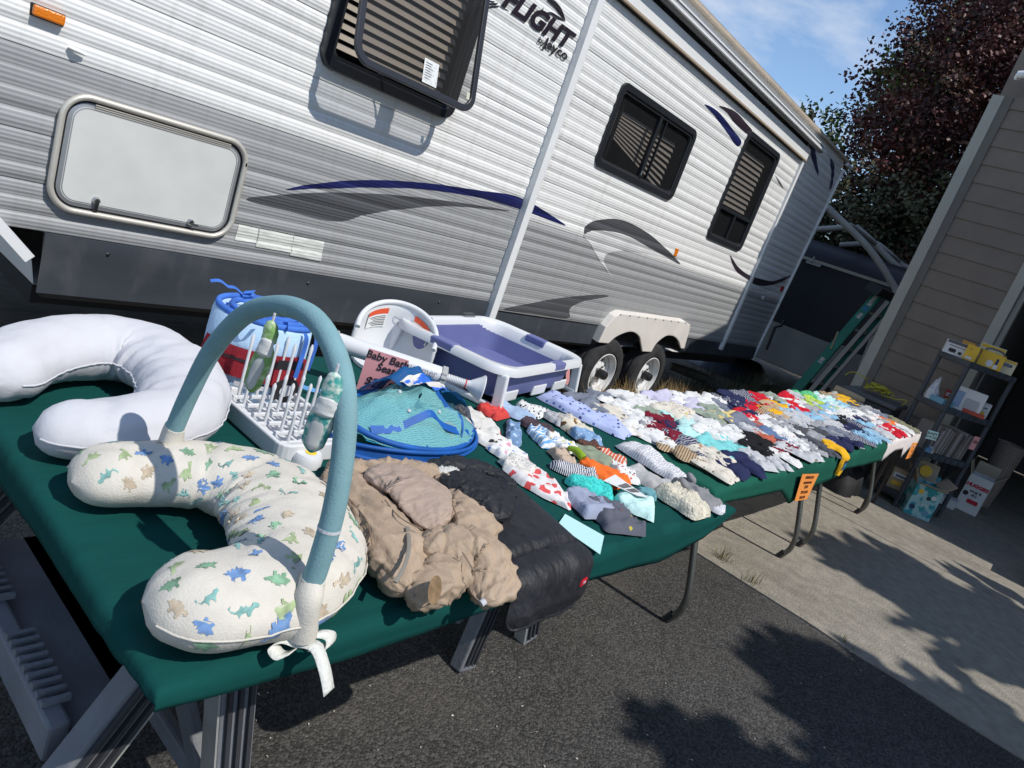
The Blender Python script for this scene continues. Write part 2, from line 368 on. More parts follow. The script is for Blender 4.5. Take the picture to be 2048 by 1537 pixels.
for sec in ('front', 'slide', 'rear'):
    S = SEAM[sec]; ex = [h[k] for h in HOLES[sec] for k in (2, 3)]
    for a, b in zip(S, S[1:]):
        zs = rows_of(a, b, ex); segs = {}
        for z0, z1 in zip(zs, zs[1:]):
            zm = (z0+z1)/2; hs = sorted((h[0], h[1]) for h in HOLES[sec] if h[2] <= zm <= h[3]); cuts = []
            e0, e1 = (xstart(sec, z0), xstart(sec, z1)), (xend(sec, z0), xend(sec, z1)); cur = e0
            for h in hs: cuts.append((cur, (h[0],)*2)); cur = (h[1],)*2
            cuts.append((cur, e1)); y0, y1 = ysec(sec, min(z0+1e-5, b)), ysec(sec, z1-1e-5)
            for ci_, (l, r_) in enumerate(cuts): segs.setdefault(ci_ if all(h[2] <= a and h[3] >= b for h in HOLES[sec]) else 0, MB()).add([(l[0], y0, z0), (r_[0], y0, z0), (r_[1], y1, z1), (l[1], y1, z1)], [(0, 1, 2, 3)])
        for mb in segs.values(): build('siding_panel', mb, m_grey if b < 1.41 else m_white, camper, smooth=50)
# hull behind the siding
mb = MB().prism([V(x, D+.02, z) for x, z in ((1.04, .62), (-.18, 1.84), (-.18, 2.9), (.3, 3.2), (9.42, 3.2), (9.22, .52), (1.06, .52))], (0, 2.35, 0))
hull_f = mb.f; mb.f = [f for f in mb.f if len(f) == 4] + [hull_f[1]]
build('hull', mb, m_white, camper)
build('underframe', MB().box(1.1, 9.1, D+.15, D+2.3, .40, .519), m_black, camper)
build('skirt', MB().prism([V(*p) for p in ((1.06, D-.012, .745), (1.06, D-.02, .50), (1.09, D+.0, .475), (1.09, D+.03, .475), (1.06, D+.012, .745))], (2.72, 0, 0)), m_skirt, camper)
build('skirt', MB().prism([V(*p) for p in ((3.83, D-.012, .698), (3.83, D-.02, .52), (3.83, D+.01, .49), (3.83, D+.012, .698))], (1.62, 0, 0)), m_skirt, camper)
build('skirt', MB().prism([V(*p) for p in ((7.1, D-.012, .698), (7.1, D-.02, .55), (7.1, D+.01, .52), (7.1, D+.012, .698))], (2.13, 0, 0)), m_skirt, camper)
for x in (1.3, 2.3, 3.3, 4.4): build('skirt_screw', MB().lathe([(.0, -.004), (.006, -.003), (.008, 0)], (x, D-.019, .70), (0, 1, 0), n=10), m_chrome, camper)
build('front_corner_trim', MB().bar((1.02, D-.012, .635), (-.2, D-.012, 1.855), .026, .04, up=(1, 0, 1)), m_trimw, camper)
# vertical slide-out trims
def vtrim(x, w, z0, z1, d, t):
    mb = MB().box(x-w/2, x+w/2, D-d, D+.01, z0, z1); mb.box(x+w/2-.006, x+w/2+.014, D-d*.6, D+.01, z0+.002, z1-.002); mb.box(x+w/2+.02, x+w/2+.026, D-d*.7, D+.01, z0+.002, z1-.002)
    return build('slide_out_trim', mb, m_trimw, camper, bev=.003)
vtrim(3.815, .062, .55, 2.86, .055, 0); vtrim(8.03, .055, .62, 2.86, .05, 0)
build('rear_corner_trim', MB().bar((9.243, D-.012, .53), (9.455, D-.012, 3.1), .022, .03, up=(0, 1, 0)), m_trimw, camper)
# header, awning and roof edge
mb = MB().box(3.8, 8.06, D-.06, D+.01, 2.872, 2.985)
build('slide_header', mb, m_trimw, camper, bev=.004)
mb = MB().box(3.8, 8.06, D-.066, D+.01, 2.858, 2.8715)
build('header_seal', mb, mat('tan_edge', (.38, .30, .22), rough=.6), camper)
build('header_gasket', MB().box(3.8, 8.06, D-.04, D+.01, 2.846, 2.8575), m_black, camper)
mb = MB().tube([(-.1, D-.085, 3.045), (8.27, D-.085, 3.045)], .034, n=14)
build('awning_roller', mb, mat('awning_fabric_grey', (.24, .245, .255), rough=.7, var=.1, vs=8), camper, smooth=60)
build('awning_rail', MB().box(-.1, 8.30, D-.135, D-.105, 3.028, 3.046).box(-.1, 8.30, D-.1, D-.0, 3.088, 3.1), m_trimw, camper, bev=.003)
build('roof_gutter', MB().box(-.1, 9.44, D-.045, D+.02, 3.19, 3.206).box(-.1, 9.46, D-.03, D+.03, 3.2065, 3.228), mat('gutter_tan', (.46, .39, .31), rough=.5, var=.12, vs=6), camper, bev=.003)
build('upper_band', MB().box(-.1, 9.36, D-.004, D+.015, 3.101, 3.189), m_white, camper)
build('roof', MB().prism([V(-.15, D-.03, 3.229), V(-.15, D+.25, 3.245), V(-.15, D+2.1, 3.25), V(-.15, D+2.4, 3.229)], (9.62, 0, 0)), mat('roof_membrane', (.5, .5, .49), rough=.8), camper)
build('gutter_spout', MB().box(9.40, 9.62, D-.055, D-.015, 3.15, 3.19), m_trimw, camper, bev=.006)
# decals that follow the siding
def decal(name, polys, m, secs=('front', 'slide', 'rear'), lift=.002, lab=None):
    mb = MB()
    for poly in polys:
        Q = [onY(x, y, D)[[0, 2]] for x, y in poly]
        Q = smooth_path(Q, 5, closed=True) if len(Q) > 4 else Q
        z0 = min(q[1] for q in Q); z1 = max(q[1] for q in Q)
        for sec in secs:
            lo, hi = {'front': (-1, 3.782), 'slide': (3.873, 8.0), 'rear': (8.078, 9.45)}[sec]
            S = SEAM[sec]; zs = sorted({z for a, b in zip(S, S[1:]) for z in rows_of(a, b) if z0 < z < z1} | {z0+1e-5, z1-1e-5} | {q[1] for q in Q if z0 < q[1] < z1})
            def spans(z):
                xs = []
                for (xa, za), (xb, zb) in zip(Q, Q[1:]+Q[:1]):
                    if (za <= z) != (zb <= z): xs.append(xa+(z-za)/(zb-za)*(xb-xa))
                xs.sort(); return [(max(lo, a), min(hi, b)) for a, b in zip(xs[::2], xs[1::2])]
            for a, b in zip(zs, zs[1:]):
                if b-a < 1e-6: continue
                e = (b-a)*.01; sa, sb = spans(a+e), spans(b-e)
                if len(sa) != len(sb):
                    s = spans((a+b)/2); sa = sb = s
                ya, yb = ysec(sec, a)-lift, ysec(sec, b-1e-6)-lift
                for p, q in zip(sa, sb):
                    if p[1] <= p[0] and q[1] <= q[0]: continue
                    p = (p[0], max(p[0], p[1])); q = (q[0], max(q[0], q[1]))
                    mb.add([(p[0], ya, a), (p[1], ya, a), (q[1], yb, b), (q[0], yb, b)], [(0, 1, 2, 3)])
    o = build(name, mb, m, camper, smooth=50)
    if lab: o['label'] = lab
    return o
decal('swoosh_decal', [[(570, 379), (640, 366), (740, 360), (850, 366), (960, 381), (1030, 392), (1075, 415), (1125, 448), (1100, 441), (1043, 420), (960, 396), (850, 379), (740, 375), (640, 377)]], m_navy, lab='navy blue swoosh on the camper side')
decal('swoosh_decal', [[(492, 399), (560, 390), (640, 385), (760, 388), (880, 400), (1000, 418), (1010, 422), (900, 412), (800, 418), (735, 428), (672, 443), (580, 423)]], m_dkg)
decal('swoosh_decal', [[(1163, 466), (1168, 448), (1190, 439), (1230, 437), (1270, 452), (1310, 480), (1356, 527), (1300, 497), (1250, 470), (1210, 460), (1180, 460)]], m_dkg)
decal('swoosh_decal', [[(1162, 468), (1175, 486), (1195, 520), (1222, 556), (1206, 530), (1203, 515), (1212, 505), (1240, 500), (1290, 505), (1330, 515), (1300, 499), (1250, 472), (1210, 462), (1180, 461)]], m_ltg)
decal('swoosh_decal', [[(1002, 616), (1050, 606), (1110, 595), (1180, 588), (1213, 591), (1165, 600), (1135, 615), (1130, 634), (1060, 624)]], m_dkg)
decal('swoosh_decal', [[(1403, 208), (1430, 222), (1460, 258), (1477, 280), (1470, 292), (1450, 266), (1425, 232)]], m_navy)
decal('swoosh_decal', [[(1433, 211), (1465, 222), (1488, 246), (1500, 262), (1490, 268), (1465, 246), (1450, 226)]], mat('decal_plum', (.03, .02, .03), rough=.35))
decal('swoosh_decal', [[(1545, 348), (1555, 362), (1564, 378), (1553, 366)]], m_dkg)
decal('swoosh_decal', [[(1456, 509), (1470, 530), (1490, 547), (1520, 558), (1548, 562), (1582, 550), (1560, 566), (1520, 572), (1488, 556), (1466, 538)]], mat('decal_plum', (.03, .02, .03)))
decal('swoosh_decal', [[(1495, 568), (1520, 576), (1545, 570), (1575, 558), (1560, 574), (1530, 583), (1505, 579)]], m_ltg, secs=('rear',))
decal('swoosh_decal', [[(1616, 262), (1632, 272), (1630, 300), (1637, 352), (1624, 322), (1618, 290)]], m_navy, secs=('rear',))
decal('swoosh_decal', [[(1659, 318), (1668, 332), (1664, 372), (1658, 378), (1662, 350)]], m_navy, secs=('rear',))
# papers stuck on the siding
for x0, y0, x1, y1, x2, y2, x3, y3 in ((477, 449, 520, 454, 514, 486, 468, 480), (516, 457, 587, 468, 582, 505, 510, 493), (588, 472, 648, 484, 640, 523, 578, 510)):
    decal('paper_label', [[(x0, y0), (x1, y1), (x2, y2), (x3, y3)]], mat('pale_paper', (.66, .67, .62), rough=.7, col2=(.40, .41, .38), vs=18, stretch=(.6, 1, 5), cut=(.45, .75)), secs=('front',), lift=.003)
# lettering
def wx(px, py): return onY(px, py, D-.0115)
o0 = wx(1017, 6); u = nz(V(1, 0, 0)); zz = V(0, 0, 1.)
text('lettering', 'FLIGHT', .150, wx(1002, 9), u, zz, mat('letter_plum', (.022, .016, .024), rough=.35), camper, bold=.006, shear=.32, sx=(wx(1122, 92)[0]-wx(1002, 9)[0])/(.150*2.98))
text('lettering', 'by', .045, wx(1076, 84), u, zz, m_ink, camper, bold=.0008, sx=1.5)
text('lettering', 'Jayco', .075, wx(1088, 92), u, zz, m_ink, camper, bold=.0018, sx=1.55)
decal('bird_emblem', [[(1092, 0), (1106, 0), (1120, 16), (1130, 40), (1122, 34), (1108, 16)], [(1079, 22), (1086, 15), (1083, 24), (1078, 26)], [(1086, 27), (1100, 24), (1112, 30), (1125, 38), (1130, 43), (1112, 38), (1100, 30), (1092, 28)]], m_ink, secs=('front',), lift=.003)
decal('feather_emblem', [[(958, -2), (990, 3), (986, 5), (960, 2)], [(960, 6), (996, 6), (990, 11), (966, 9)], [(972, 13), (1000, 11), (994, 15), (978, 16)], [(1003, 15), (1013, 19), (1019, 24), (1008, 19)]], m_ink, secs=('front',), lift=.003)
# amber lamps, bracket
def lamp(px, py, w, h, ang):
    p = onY(px, py, D-.02); a = V(math.cos(ang), 0, math.sin(ang)); b = V(-math.sin(ang), 0, math.cos(ang))
    base = build('marker_lamp', MB().prism([p+a*x*(w/2+.004)+b*z*(h/2+.004)+V(0, .012, 0) for x, z in ((-1, -1), (1, -1), (1, 1), (-1, 1))], (0, .02, 0)), m_black, camper, bev=.003)
    build('amber_lens', MB().obox(p, a*w/2, V(0, -.011, 0), b*h/2), m_amber, base, bev=.006)
lamp(98, 31, .10, .036, R(-1)); lamp(1351, 505, .065, .075, 0)
mb = MB(); p = onY(152, 102, D-.012); mb.tube([p+V(-.026, 0, .004), p+V(.0, -.012, .001), p+V(.03, -.006, -.004)], [.007, .010, .004], n=10, flat=.8)
build('light_bracket', mb, m_trimw, camper, smooth=60)
p = onY(1525, 596, D-.012); build('oval_cap', MB().lathe([(0, -.014), (.022, -.012), (.03, 0)], p, (0, 1, 0), n=16), m_trimw, camper, smooth=50)
p = onY(1564, 578, D-.012); build('tail_lamp', MB().obox(p, V(.03, 0, 0), V(0, -.012, 0), V(0, 0, .035)), mat('red_lens', (.35, .012, .02), rough=.2), camper, bev=.006)
# storage door
x0, x1, z0, z1 = CD; yd = D-.012
def rr3(x0, x1, z0, z1, r, y, n=7): return [V(x, y, z) for x, z in rrect(x0, x1, z0, z1, r, n)]
door = build('storage_door', MB().prism(rr3(x0+.05, x1-.05, z0+.05, z1-.05, .055, D-.02), (0, .02, 0)), mat('door_white', (.60, .605, .58), rough=.55, var=.05, vs=7), camper)
P = rr3(x0+.014, x1-.014, z0+.014, z1-.014, .095, D-.022, 9)
build('door_frame', MB().tube(P+[P[0], P[1]], .0125, n=10, cap=False), m_alu, door, smooth=60)
build('door_seal', MB().ring(rr3(x0+.026, x1-.026, z0+.026, z1-.026, .08, D-.013), rr3(x0+.034, x1-.034, z0+.034, z1-.034, .075, D-.013), (0, .012, 0)), m_black, door)
build('door_edge', MB().ring(rr3(x0+.0345, x1-.0345, z0+.0345, z1-.0345, .075, D-.016), rr3(x0+.056, x1-.056, z0+.056, z1-.056, .052, D-.021), (0, .012, 0)), mat('edge_grey', (.33, .34, .36), rough=.35, metal=.5), door)
mb = MB()
for k in range(3): mb.box(x0+.12, x1-.10, D-.026+.002*k, D-.014, z1-.036-.008*k, z1-.032-.008*k)
build('hinge', mb, m_alu, door)
for fx, kind in ((.235, 0), (.74, 1)):
    cx = x0+(x1-x0)*fx; cz = z0+.06
    lt = build('latch', MB().lathe([(0, -.016), (.010, -.016), (.014, -.012), (.016, .0)], (cx, D-.02, cz+.012*(1-kind)), (0, 1, 0), n=16), m_chrome, door, smooth=40)
    if kind == 0: build('thumb_plate', MB().bar((cx, D-.034, cz+.006), (cx, D-.03, cz-.034), .017, .004, up=(0, 1, 0)), m_chrome, door, bev=.0015)
    else: build('key_tab', MB().bar((cx-.004, D-.04, cz-.004), (cx+.024, D-.05, cz-.006), .003, .009), m_chrome, door)
# windows
m_glass = glassy('window_glass', (.52, .53, .55), .16)
m_glassf = glassy('vent_glass', (.62, .62, .62), .20)
def window(w, parts):
    x0, x1, z0, z1 = w
    fr = build('window', MB().ring(rr3(x0, x1, z0, z1, .075, D-.042), rr3(x0+.05, x1-.05, z0+.05, z1-.05, .04, D-.042), (0, .055, 0)), m_frame, camper, bev=.006)
    build('frame_bead', MB().ring(rr3(x0+.0505, x1-.0505, z0+.0505, z1-.0505, .04, D-.03), rr3(x0+.066, x1-.066, z0+.066, z1-.066, .03, D-.03), (0, .03, 0)), mat('bead_grey', (.035, .037, .042), rough=.4), fr)
    mb = MB(); a, b, c_, d = x0+.03, x1-.03, z0+.03, z1-.03
    mb.box(a, b, D+.012, D+.30, c_, d); mb.f = [f for k, f in enumerate(mb.f) if k != 2]
    build('recess', mb, m_dark, fr)
    return fr
def slats(fr, x0, x1, z0, z1, y, pitch=.030, tilt=50, wid=.030, fan=None):
    z = z1
    while z > z0:
        d = V(0, math.cos(R(tilt)), math.sin(R(tilt)))*wid/2
        xa = x0; dz = 0.
        if fan: dz = fan*(z1-z)
        build('blind_slat', MB().add([V(x0, y, z+dz)-d, V(x1, y, z)-d, V(x1, y, z)+d, V(x0, y, z+dz)+d], [(0, 1, 2, 3)]), m_blind, fr)
        z -= pitch
f1 = window(W1, None)
slats(f1, W1[0]+.05, W1[1]-.06, W1[2]+.10, W1[3]-.02, D+.05, pitch=.046, tilt=62, wid=.034)
build('sill_track', MB().box(W1[0]+.05, W1[1]-.05, D-.034, D+.03, W1[2]+.052, W1[2]+.066), m_frame, f1)
f2 = window(W2, None)
xm = (W2[0]+W2[1])/2+.02
build('mullion', MB().box(xm-.018, xm+.018, D-.036, D-.002, W2[2]+.06, W2[3]-.06).box(xm+.10, xm+.112, D-.03, D-.008, W2[2]+.06, W2[3]-.06), m_frame, f2, bev=.003)
build('mullion', MB().box(W2[0]+.155, W2[0]+.185, D+.012, D+.03, W2[2]+.06, W2[3]-.06), m_frame, f2)
build('pane', MB().add([(W2[0]+.05, D-.008, W2[2]+.05), (W2[1]-.05, D-.008, W2[2]+.05), (W2[1]-.05, D-.008, W2[3]-.05), (W2[0]+.05, D-.008, W2[3]-.05)], [(0, 1, 2, 3)]), m_glass, f2)
slats(f2, W2[0]+.07, W2[1]-.12, W2[2]+.06, W2[3]-.17, D+.06, pitch=.046, tilt=60, wid=.032, fan=.62)
build('latch', MB().obox((xm-.004, D-.04, W2[2]+.10), V(.009, 0, 0), V(0, .006, 0), V(0, 0, .02)), m_chrome, f2, bev=.004)
f3 = window(W3, None); zc = 2.03
build('mullion', MB().box(W3[0]+.05, W3[1]-.05, D-.036, D-.002, zc-.016, zc+.016), m_frame, f3, bev=.003)
build('mullion', MB().box(6.955, 6.985, D-.036, D-.002, W3[2]+.06, zc-.017), m_frame, f3, bev=.003)
build('pane', MB().add([(W3[0]+.05, D-.008, W3[2]+.05), (W3[1]-.05, D-.008, W3[2]+.05), (W3[1]-.05, D-.008, W3[3]-.05), (W3[0]+.05, D-.008, W3[3]-.05)], [(0, 1, 2, 3)]), m_glass, f3)
slats(f3, W3[0]+.07, W3[1]-.10, zc+.05, W3[3]-.16, D+.05, pitch=.05, tilt=64, wid=.042)
# hinged vent flap of the first window
e = .235; zt = 2.60; zb = 1.805; fa = V(2.06, D-.045, zt); fb = V(2.06, D-e, zb); fx1 = 2.875
fdir = nz(fb-fa); FL = np.linalg.norm(fb-fa)
def fpt(x, s, off=0.): return V(x, 0, 0)+V(0, fa[1], fa[2])+fdir*s+np.cross(V(1, 0, 0), fdir)*off
def frr(x0, x1, s0, s1, r): return [fpt(x, s) for x, s in rrect(x0, x1, s0, s1, r, 7)]
nrm = nz(np.cross(V(1, 0, 0), fdir))*.02
flap = build('vent_flap', MB().ring(frr(2.06, fx1, 0, FL, .09), frr(2.06+.035, fx1-.035, .035, FL-.035, .06), nrm), mat('flap_frame', (.03, .033, .042), rough=.35), camper, bev=.004)
build('pane', MB().add([fpt(x, s, .008) for x, s in ((2.09, .03), (fx1-.03, .03), (fx1-.03, FL-.03), (2.09, FL-.03))], [(0, 1, 2, 3)]), m_glassf, flap)
st = V(2.47, 0, 0)
sx = (2.475, 2.575); ss = (FL-.16, FL-.045)
build('sticker', MB().add([fpt(x, s, -.003) for x, s in ((sx[0], ss[0]), (sx[1], ss[0]), (sx[1], ss[1]), (sx[0], ss[1]))], [(0, 1, 2, 3)]), mat('sticker', (.72, .74, .73), rough=.6, col2=(.5, .52, .52), vs=60, stretch=(1, 1, 4), cut=(.5, .62)), flap)
mb = MB()
for k in range(7):
    s_ = ss[0]+.016+.012*k; mb.add([fpt(x, q, -.0045) for x, q in ((sx[0]+.01, s_), (sx[0]+.01+.02+.05*rng.random(), s_), (sx[0]+.06, s_+.003), (sx[0]+.01, s_+.003))], [(0, 1, 2, 3)])
build('sticker_print', mb, mat('print_grey', (.12, .12, .13), rough=.7), flap)
build('sticker', MB().add([fpt(x, s, -.003) for x, s in ((2.80, FL-.10), (2.822, FL-.10), (2.822, FL-.065), (2.80, FL-.065))], [(0, 1, 2, 3)]), mat('pale_sticker', (.55, .55, .45), rough=.6), flap)
build('stay_arm', MB().tube([(2.36, D-.03, W1[2]+.07), fpt(2.52, FL-.03)], .005, n=6), m_frame, f1)
# wheels and fender
YW = 3.065
m_tyre = mat('tyre', (.026, .026, .028), rough=.85, var=.35, vs=14, bump=.4, bs=60)
m_rim = mat('rim_white', (.66, .67, .67), rough=.4, var=.08, vs=12)
for k, (hx, hz) in enumerate([(onY(x, y, YW)[0], .262) for x, y in ((1207, 750), (1297, 754))]):
    o = V(hx, YW, hz); rt = .335
    wh = build('wheel', MB().lathe([(.205, .03), (.215, .004), (.24, -.002), (.28, .004), (.315, .018), (rt-.012, .034), (rt, .05), (rt, .075), (rt-.008, .08), (rt-.008, .09), (rt, .095), (rt, .165), (rt-.01, .18), (.29, .2), (.21, .2)], o, (0, 1, 0), n=48), m_tyre, camper, smooth=40)
    build('rim', MB().lathe([(.206, .03), (.203, .012), (.195, .01), (.188, .02), (.178, .075), (.165, .08), (.158, .07), (.150, .078), (.145, .1)], o, (0, 1, 0), n=40), m_rim, wh, smooth=40)
    for j in range(8):
        a = 2*math.pi*j/8+.2
        for a0_, a1_ in ((-.13, .13),):
            P = [o+V(r_*math.cos(a+t), yy, r_*math.sin(a+t)) for r_, t, yy in ((.085, -.34, .07), (.148, -.19, .088), (.148, .19, .088), (.085, .34, .07))]
            build('spoke', MB().prism(P, (0, .01, 0)), m_rim, wh)
    build('hub_plate', MB().lathe([(.0, .06), (.07, .06), (.09, .068), (.09, .09)], o, (0, 1, 0), n=30), m_rim, wh, smooth=40)
    build('brake_drum', MB().lathe([(.0, .10), (.16, .10), (.16, .19)], o, (0, 1, 0), n=24), m_black, wh)
    build('hub_cap', MB().lathe([(0, -.03), (.035, -.028), (.042, -.01), (.045, .06)], o, (0, 1, 0), n=20), mat('hub_black', (.02, .02, .022), rough=.45), wh, smooth=40)
    for j in range(5):
        a = 2*math.pi*j/5; build('lug_nut', MB().lathe([(0, .045), (.01, .045), (.011, .065)], o+V(.062*math.cos(a), 0, .062*math.sin(a)), (0, 1, 0), n=6), m_chrome, wh)
YF = 3.06
def arch(cx, cz, r, a0, a1, n=10): return [V(cx+r*math.cos(R(a0+(a1-a0)*i/n)), YF, cz+r*math.sin(R(a0+(a1-a0)*i/n))*.92) for i in range(n+1)]
FP = [onY(1197, 686, YF), onY(1212, 655, YF), onY(1230, 634, YF), onY(1242, 627, YF), onY(1300, 634, YF), onY(1372, 644, YF), onY(1381, 650, YF), onY(1380, 660, YF), onY(1369, 698, YF), onY(1362, 697, YF)]
z_low = FP[0][2]
AP = [(1362, 698), (1358, 684), (1349, 674), (1337, 672), (1327, 676), (1313, 688), (1303, 705), (1285, 704), (1282, 687), (1279, 674), (1267, 665), (1252, 666), (1232, 675), (1217, 688)]
poly = FP[:-1] + smooth_path([onY(x, y, YF) for x, y in AP[:7]], 3) + smooth_path([onY(x, y, YF) for x, y in AP[7:]], 3)
fen = build('fender', MB().prism(poly, (0, .02, 0)), mat('fender_white', (.70, .66, .61), rough=.5, var=.07, vs=5, bump=.1, bs=20), camper, bev=.008)
mb = MB()
top = FP[:9]
for a, b in zip(top, top[1:]):
    mb.add([a+V(0, .012, 0), b+V(0, .012, 0), b+V(0, .10, .016), a+V(0, .10, .016)], [(0, 1, 2, 3)])
build('fender_lip', mb, _mats['fender_white'], fen, smooth=40)
for t in range(9):
    q = FP[3]*(1-t/8.)+FP[5]*(t/8.)+V(0, -.004, -.012); build('rivet', MB().lathe([(0, -.003), (.006, -.002), (.007, .002)], q, (0, 1, 0), n=8), m_chrome, fen)
# ------------------------------------------------------------------ house with garage
XW = 8.3
m_sid = mat('siding_taupe', (.185, .152, .124), rough=.75, var=.10, vs=3, bump=.25, bs=30, bstretch=(1, 1, 8))
m_beige = mat('trim_beige', (.34, .335, .29), rough=.65, var=.06, vs=4)
m_taupe2 = mat('trim_taupe', (.13, .12, .105), rough=.7, var=.06, vs=4)
house = thing('house', 'taupe house wall with lap siding, beige corner trim and open dark garage', 'house', (XW, .5, 0))
ex = .1785; z = .05; k = 0
while z < 3.89:
    zt = min(z+ex, 3.90)
    build('siding_board', MB().prism([V(XW-.016, .8145, z), V(XW-.004, .8145, zt+.012), V(XW+.01, .8145, zt+.012), V(XW+.01, .8145, z)], (0, .7235, 0)), m_sid, house)
    z += ex
build('corner_trim', MB().box(XW-.034, XW+.02, 1.614, 1.717, 0, 3.90), m_beige, house, bev=.004)
build('corner_trim', MB().box(XW-.028, XW+.02, 1.5365, 1.6135, 0, 3.90), m_taupe2, house, bev=.003)
build('garage_trim', MB().box(XW-.034, XW+.02, .722, .814, 0, 2.6), m_beige, house, bev=.004)
build('garage_jamb', MB().box(XW+.05, XW+.16, .671, .717, 0, 2.6), m_beige, house, bev=.004)
build('garage_header', MB().box(XW-.03, XW+.15, -6, .814, 2.601, 2.78), m_beige, house)
build('wall_core', MB().box(XW+.022, XW+.16, .7175, 1.5363, 0, 3.9), m_sid, house)
build('wall_core', MB().box(XW+.1605, XW+.30, .6685, 1.5363, 0, 3.9), m_sid, house)
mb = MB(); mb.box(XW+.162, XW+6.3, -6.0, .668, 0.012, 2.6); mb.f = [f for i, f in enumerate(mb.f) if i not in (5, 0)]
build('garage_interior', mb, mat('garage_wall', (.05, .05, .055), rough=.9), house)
build('upper_wall', MB().box(XW+.001, XW+.1, -6, .8135, 2.781, 3.90), m_sid, house)
build('side_wall', MB().box(XW+.03, 15, 1.537, 1.697, 0, 3.90), m_sid, house)
build('second_storey', MB().box(8.48, 15, -6, 1.70, 3.901, 6.6), m_sid, house)
build('roof', MB().prism([V(7.52, -6.3, 3.905), V(7.52, -6.3, 4.02), V(8.25, -6.3, 4.3), V(8.25, -6.3, 3.905)], (0, 6.9, 0)), mat('roof_shingle', (.05, .05, .052), rough=.9, var=.3, vs=30), house)
build('gutter', MB().tube([V(7.50, -6.3, 3.90), V(7.50, .62, 3.90)], .045, n=12), m_trimw, house, smooth=50)
q = onX(2036, 150, XW-.08); build('downspout_elbow', MB().tube([q+V(.03, -.005, -.01), q+V(0, 0, .0), q+V(.0, -.25, .06)], .035, n=10), m_trimw, house, smooth=50)
# ------------------------------------------------------------------ dark cargo trailer and carport behind
m_cargo = mat('cargo_black', (.010, .013, .019), rough=.45, var=.2, vs=2)
cargo = thing('cargo_trailer', 'black enclosed cargo trailer with pale lower panel parked behind the camper', 'trailer', (11, 3.6, 0))
build('front_wall', MB().box(11, 11.1, 1.9, 4.9, 1.02, 2.02), m_cargo, cargo)
build('front_trim', MB().box(10.97, 11.02, 1.9, 4.9, 2.021, 2.062), m_beige, cargo)
mb = MB(); P = [V(11.0, 1.9, 2.063)]+[V(11.0+.5*(1-math.cos(R(a))), 1.9, 2.063+.30*math.sin(R(a))) for a in range(15, 91, 15)]+[V(15, 1.9, 2.36), V(15, 1.9, 2.063)]
build('roof', mb.prism(P, (0, 3.0, 0)), m_cargo, cargo, smooth=50)
build('side_wall', MB().box(11.101, 15, 1.9, 4.9, .4, 2.06), m_cargo, cargo)
build('lower_panel', MB().box(10.98, 11.1, 1.9, 4.9, .42, 1.015), mat('pale_grey_panel', (.24, .24, .23), rough=.6, var=.1, vs=3), cargo)
p = onX(1627, 528, 10.97); build('door_latch', MB().obox(p, V(0, .11, 0), V(.012, 0, 0), V(0, 0, .02)).obox(p+V(0, .03, .05), V(0, .012, .0), V(.012, 0, 0), V(0, 0, .05)), mat('latch_grey', (.3, .31, .31), rough=.5), cargo)
P = [onX(1533, 700, 10.9), onX(1550, 655, 10.9), onX(1562, 652, 10.9), onX(1570, 640, 10.9)]
build('jack_handle', MB().tube(P, .022, n=8), m_black, cargo)
m_pipe = mat('carport_pipe', (.33, .32, .29), rough=.5, var=.15, vs=6)
carport = thing('carport_frame', 'bare bent steel pipe carport frame rising over the black trailer', 'frame', (11, 3, 0))
def pipe(name, pts, r=.04): return build(name, MB().tube(smooth_path(pts, 6), r, n=10), m_pipe, carport, smooth=60)
pipe('hoop', [onX(1575, 380, 10.6), onX(1650, 414, 10.6), onX(1668, 428, 10.6), onX(1740, 500, 10.6), onX(1786, 570, 10.6), onX(1792, 586, 10.6), onX(1786, 600, 10.6), onX(1775, 612, 10.6), onX(1700, 790, 10.6)], .045)
pipe('hoop', [onX(1600, 462, 11.6), onX(1700, 455, 11.6), onX(1716, 458, 11.6), onX(1775, 515, 11.6), onX(1812, 567, 11.6), onX(1780, 680, 11.6)], .045)
pipe('hoop', [onX(1680, 490, 12.6), onX(1740, 488, 12.6), onX(1760, 492, 12.6), onX(1800, 528, 12.6), onX(1822, 550, 12.6), onX(1800, 640, 12.6)], .045)
pipe('hoop', [onX(1730, 514, 13.6), onX(1775, 512, 13.6), onX(1800, 520, 13.6), onX(1836, 552, 13.6), onX(1820, 620, 13.6)], .045)
pipe('roof_pipe', [onX(1700, 450, 10.65), onX(1840, 556, 13.6)], .035)
# ladder leaning against the house
m_lgreen = mat('ladder_green', (.005, .16, .10), rough=.4, var=.15, vs=6)
A = onX(1585, 790, 8.9); B = onX(1758, 588, 9.6)
ladder = thing('step_ladder', 'green fibreglass step ladder leaning folded against the house wall', 'ladder', A)
d = B-A; sd = nz(np.cross(d, V(1, 0.2, 0)))*1.0
build('rail', MB().bar(A, B, .11, .05, up=(1, 0, 0)), m_lgreen, ladder, bev=.006)
build('rail', MB().bar(A+V(.35, -.1, 0), B+V(.35, -.1, 0), .11, .05, up=(1, 0, 0)), m_lgreen, ladder, bev=.006)
for t in (.15, .32, .49, .66, .83): build('step', MB().bar(A+d*t, A+d*t+V(.35, -.1, 0), .09, .03), m_alu, ladder)
build('rear_rail', MB().bar(A+V(.05, -.13, .02), B+V(.0, -.13, -.06), .05, .04, up=(1, 0, 0)), mat('rail_pale', (.30, .28, .24), rough=.5), ladder)
build('rear_rail', MB().bar(A+V(.05, -.24, .05), B+V(.0, -.22, -.12), .04, .04, up=(1, 0, 0)), _mats['rail_pale'], ladder)
